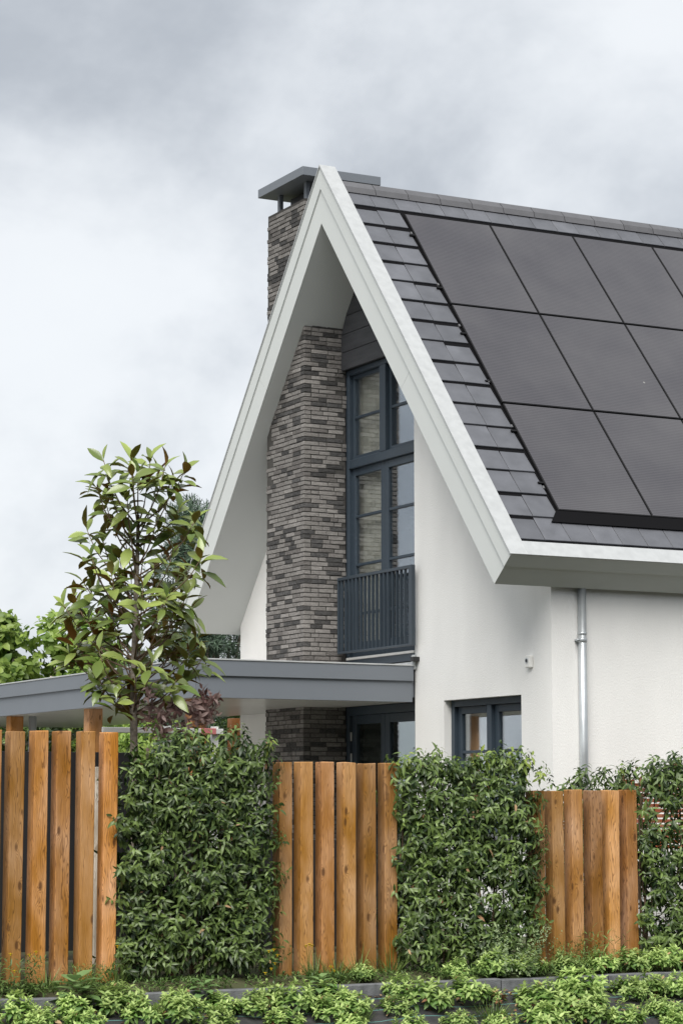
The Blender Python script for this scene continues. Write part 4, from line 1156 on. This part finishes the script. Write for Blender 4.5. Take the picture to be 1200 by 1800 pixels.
for i, (x, y, s) in enumerate(sorted(CL)):
    rw = rown(y); n_i = cnt.get(rw, 0); cnt[rw] = n_i + 1
    lab_ = ('leftmost light green clump' if n_i == 0 else ORD[n_i] + ' light green clump from the left') + ' in the row ' + ROWS[rw]
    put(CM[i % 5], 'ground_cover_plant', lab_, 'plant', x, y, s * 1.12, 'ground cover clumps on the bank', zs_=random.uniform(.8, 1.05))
put(CMD, 'ground_cover_plant', 'half withered brown clump on the bank below the hedge under the window', 'plant', -2.16, -7.19, .20)

def grass_mesh(seed, n, h, spread, w=.006):
    r = np.random.default_rng(seed)
    a = r.uniform(0, 6.28, n); q = np.sqrt(r.uniform(0, 1, n)) * spread
    P = np.stack([q * np.cos(a), q * np.sin(a), np.full(n, -.01)], 1)
    d = np.stack([np.cos(a) * .35, np.sin(a) * .35, np.ones(n)], 1) + r.normal(0, .22, (n, 3)); d[:, 2] = np.abs(d[:, 2])
    nn = np.stack([-np.cos(a), -np.sin(a), np.full(n, .3)], 1)
    V, F = leaves(P, d, nn, h * r.uniform(.45, 1.1, n), w, r.uniform(.1, .5, n), .1, np.array([.8, 1, .7, .05]))
    return quads_mesh('blades', V, F, np.repeat(np.clip(r.normal(.5, .25, n), 0, 1), 6), [M['grass']])
GM = [grass_mesh(1, 60, .24, .07), grass_mesh(2, 80, .18, .09), grass_mesh(3, 140, .13, .10)]
for (x, y, g_, s, lab) in ((-3.487, -6.72, 0, 1.0, 'grass tuft at the foot of the left posts of the middle fence'), (-3.071, -6.62, 0, 1.1, 'grass tuft at the foot of the middle fence, near its centre'),
                           (-2.80, -6.64, 0, 1.25, 'tall grass tuft at the right foot of the middle fence'), (-5.36, -6.68, 1, 1.1, 'grass tuft below the tallest fence posts'),
                           (-5.10, -6.66, 0, 1.0, 'grass tuft beside the left edge of the widest hedge panel'), (-3.50, -7.36, 2, 1.2, 'bright fine grass tuft at the bottom of the bank'),
                           (-2.35, -7.42, 2, 1.3, 'bright fine grass tuft on the bank below the hedge under the window'), (-.90, -6.66, 1, 1.3, 'grass tuft at the foot of the lowest fence'),
                           (-3.30, -6.70, 1, 1.1, 'short grass tuft below the middle fence'), (-5.62, -6.66, 1, 1.0, 'short grass tuft behind the broad-leaved weed')):
    put(GM[g_], 'grass_tuft', lab, 'grass', x, y, s, 'grass tufts along the kerb', 'blades')

def weed_mesh(seed, nst, h, leaf, lw, kk=12, spread=.08):
    r = np.random.default_rng(seed)
    a = r.uniform(0, 6.28, nst); q = np.sqrt(r.uniform(0, 1, nst)) * spread
    P = np.stack([q * np.cos(a), q * np.sin(a), np.zeros(nst)], 1)
    A = np.stack([np.cos(a) * .45, np.sin(a) * .45, np.ones(nst)], 1) + r.normal(0, .15, (nst, 3))
    V, F = shoots(P, A, kk, h, leaf, lw, .8, 1.4, .3, .4)
    return quads_mesh('foliage', V, F, np.repeat(np.clip(r.normal(.5, .25, len(F) // 6), 0, 1), 6), [M['weed']])
WM = weed_mesh(4, 26, .26, .07, .014, 16, .14)
WS = weed_mesh(5, 80, .42, .034, .018, 18, .22)
WS.materials[0] = leafmat('small_shrub_leaf', (.10, .16, .07), (.34, .42, .22), .5, .25)
WT = weed_mesh(6, 10, .30, .09, .012, 14, .07)
put(WM, 'feathery_weed', 'feathery green weed at the foot of the leftmost fence posts', 'weed', -5.88, -6.70, 1.05)
put(WM, 'feathery_weed', 'low feathery weed right of the broad-leaved weed', 'weed', -5.30, -6.75, .75)
put(WM, 'feathery_weed', 'feathery weed at the left foot of the lowest fence', 'weed', -1.18, -6.72, .9)
put(WS, 'small_leaved_shrub', 'small-leaved grey-green shrub growing against the hedge under the window', 'shrub', -1.80, -6.76, 1.0)
put(WT, 'tall_weed', 'tall thin weed in front of the lowest fence', 'weed', -.86, -6.74, 1.15)
# broad-leaved weed
r = np.random.default_rng(9); nb_ = 16; a = np.arange(nb_) * 2.4; t_ = np.linspace(0, 1, nb_)
P = np.stack([.02 * np.cos(a), .02 * np.sin(a), .03 + .15 * t_], 1)
d = np.stack([np.cos(a) * (1.1 - .5 * t_), np.sin(a) * (1.1 - .5 * t_), -.05 + .45 * t_], 1); n = np.stack([-np.cos(a) * .4, -np.sin(a) * .4, np.ones(nb_)], 1)
V, F = leaves(P, d, n, -.07 * t_ + .19, .135 - .04 * t_, .2, .2, np.array([.2, .95, .85, .1]))
put(quads_mesh('foliage', V, F, np.repeat(.45 + .4 * t_, 6), [leafmat('broad_weed_leaf', (.09, .17, .05), (.20, .32, .12), .5, .25)]), 'broad_leaved_weed', 'broad-leaved pale green weed on the kerb below the tallest fence', 'weed', -5.53, -6.99, 1.15)
V, F = leaves(P, d, n, .15 - .05 * t_, .10 - .03 * t_, .35, .25, np.array([.2, .95, .85, .1]))
bw = quads_mesh('foliage', V, F, np.repeat(.45 + .4 * t_, 6), [bpy.data.materials['broad_weed_leaf']])
put(bw, 'broad_leaved_weed', 'small broad-leaved weed on the kerb below the middle fence', 'weed', -3.60, -7.02, .9)
put(bw, 'broad_leaved_weed', 'small broad-leaved weed on the kerb below the widest hedge panel', 'weed', -4.55, -7.02, .9)
# yellow flowers on thin stems
def flower_plant(x, y, heads, label):
    root = empty('yellow_flower', (x, y, -.06), label, 'flower', 'yellow flowers along the fence')
    mb = MB()
    for (dx_, dy_, h) in heads:
        mb.tube([(x, y, -.06), (x + dx_ * .4, y + dy_ * .4, h * .6), (x + dx_, y + dy_, h)], [.0022, .0018, .0014], 5)
    mb.build('stem', M['grass'], root)
    for (dx_, dy_, h) in heads:
        f_ = MB(); c = Vector((x + dx_, y + dy_, h))
        for i in range(9):
            a = i * 6.283 / 9; e_ = Vector((math.cos(a), math.sin(a) * .8, .45)).normalized() * .019; s2 = Vector((-math.sin(a), math.cos(a), 0)) * .006
            f_.add([c, c + e_ * .6 + s2, c + e_, c + e_ * .6 - s2], [(0, 1, 2, 3)])
        f_.tube([c - Vector((0, 0, .008)), c + Vector((0, 0, .005))], [.004, .008], 7)
        f_.build('flower_head', M['petal'], root)
flower_plant(-3.86, -6.78, [(-.05, 0, .17), (-.01, 0, .18), (.02, 0, .14), (0, 0, .08), (-.03, 0, .04), (-.08, 0, .01)], 'yellow flowers at the right foot of the widest hedge panel')
flower_plant(-3.57, -6.76, [(-.02, 0, .20), (.01, 0, .21), (.03, 0, .20)], 'tallest yellow flowers, in front of the middle fence')
flower_plant(-3.40, -6.80, [(0, 0, .04), (.03, 0, .01)], 'low yellow flowers below the middle fence')
flower_plant(-5.94, -6.78, [(0, 0, .21), (.03, 0, .09), (.14, 0, .20), (.19, 0, .22)], 'yellow flowers in front of the leftmost fence posts')
flower_plant(-5.12, -6.76, [(.0, 0, .24)], 'single yellow flower at the left edge of the widest hedge panel')

# low weeds and moss in the strip between fence and kerb
r = np.random.default_rng(21); nn_ = 2600
P = np.stack([r.uniform(-6.6, .9, nn_), r.uniform(-6.90, -6.30, nn_), np.full(nn_, -.06)], 1)
dens_ = np.sin(P[:, 0] * 5.1) * .5 + np.sin(P[:, 0] * 13 + P[:, 1] * 9) * .5 + r.normal(0, .5, nn_) > -.1
P = P[dens_]
A = r.normal(0, .35, (len(P), 3)); A[:, 2] = 1
V, F = shoots(P, A, 6, .06, .05, .016, .5, 1.5, .3, .5)
ws = link('low_weeds', quads_mesh('low_weeds', V, F, np.repeat(np.clip(r.normal(.5, .25, len(F) // 6), 0, 1), 6), [M['weed']]))
tag(ws, 'low green weeds covering the soil strip between fence and kerb', 'weeds', kind='stuff')

# unseen wood added behind the viewpoint, keeps low sky light off the eaves
r = np.random.default_rng(5); nn_ = 2600
P = np.stack([r.uniform(-60, 50, nn_), r.uniform(-42, -36, nn_), 0.5 + 11.5 * r.uniform(0, 1, nn_) ** .8], 1)
P[:, 2] *= .8 + .2 * np.sin(P[:, 0] * .6) * np.cos(P[:, 0] * .23)
A = r.normal(0, .6, (nn_, 3)); A[:, 2] += .5
V, F = shoots(P, A, 7, 1.2, 1.3, .9, .5, 1.5, .3, .5)
fwd_ = link('sky_block_wood', quads_mesh('sky_block_wood', V, F, np.repeat(np.clip(r.normal(.4, .25, len(F) // 6), 0, 1), 6), [M['bush']]))
tag(fwd_, 'added unseen wood behind the viewpoint, blocking low sky light', 'wood', kind='stuff')

# dead leaves and bits of litter on the fabric
r = np.random.default_rng(31); nn_ = 420
Y_ = r.uniform(-8.0, -7.0, nn_); P = np.stack([r.uniform(-6.6, .9, nn_), Y_, np.array([bank_z(y) for y in Y_]) + .03], 1)
d = r.normal(0, 1, (nn_, 3)); d[:, 2] *= .25; n = r.normal(0, .35, (nn_, 3)); n[:, 2] = 1
V, F = leaves(P, d, n, r.uniform(.03, .06, nn_), r.uniform(.015, .03, nn_), .3, .3)
fl_ = link('fallen_leaves', quads_mesh('fallen_leaves', V, F, np.repeat(r.uniform(0, 1, nn_), 6), [M['dry']]))
tag(fl_, 'dry brown leaves scattered over the black weed fabric', 'leaves', kind='stuff')
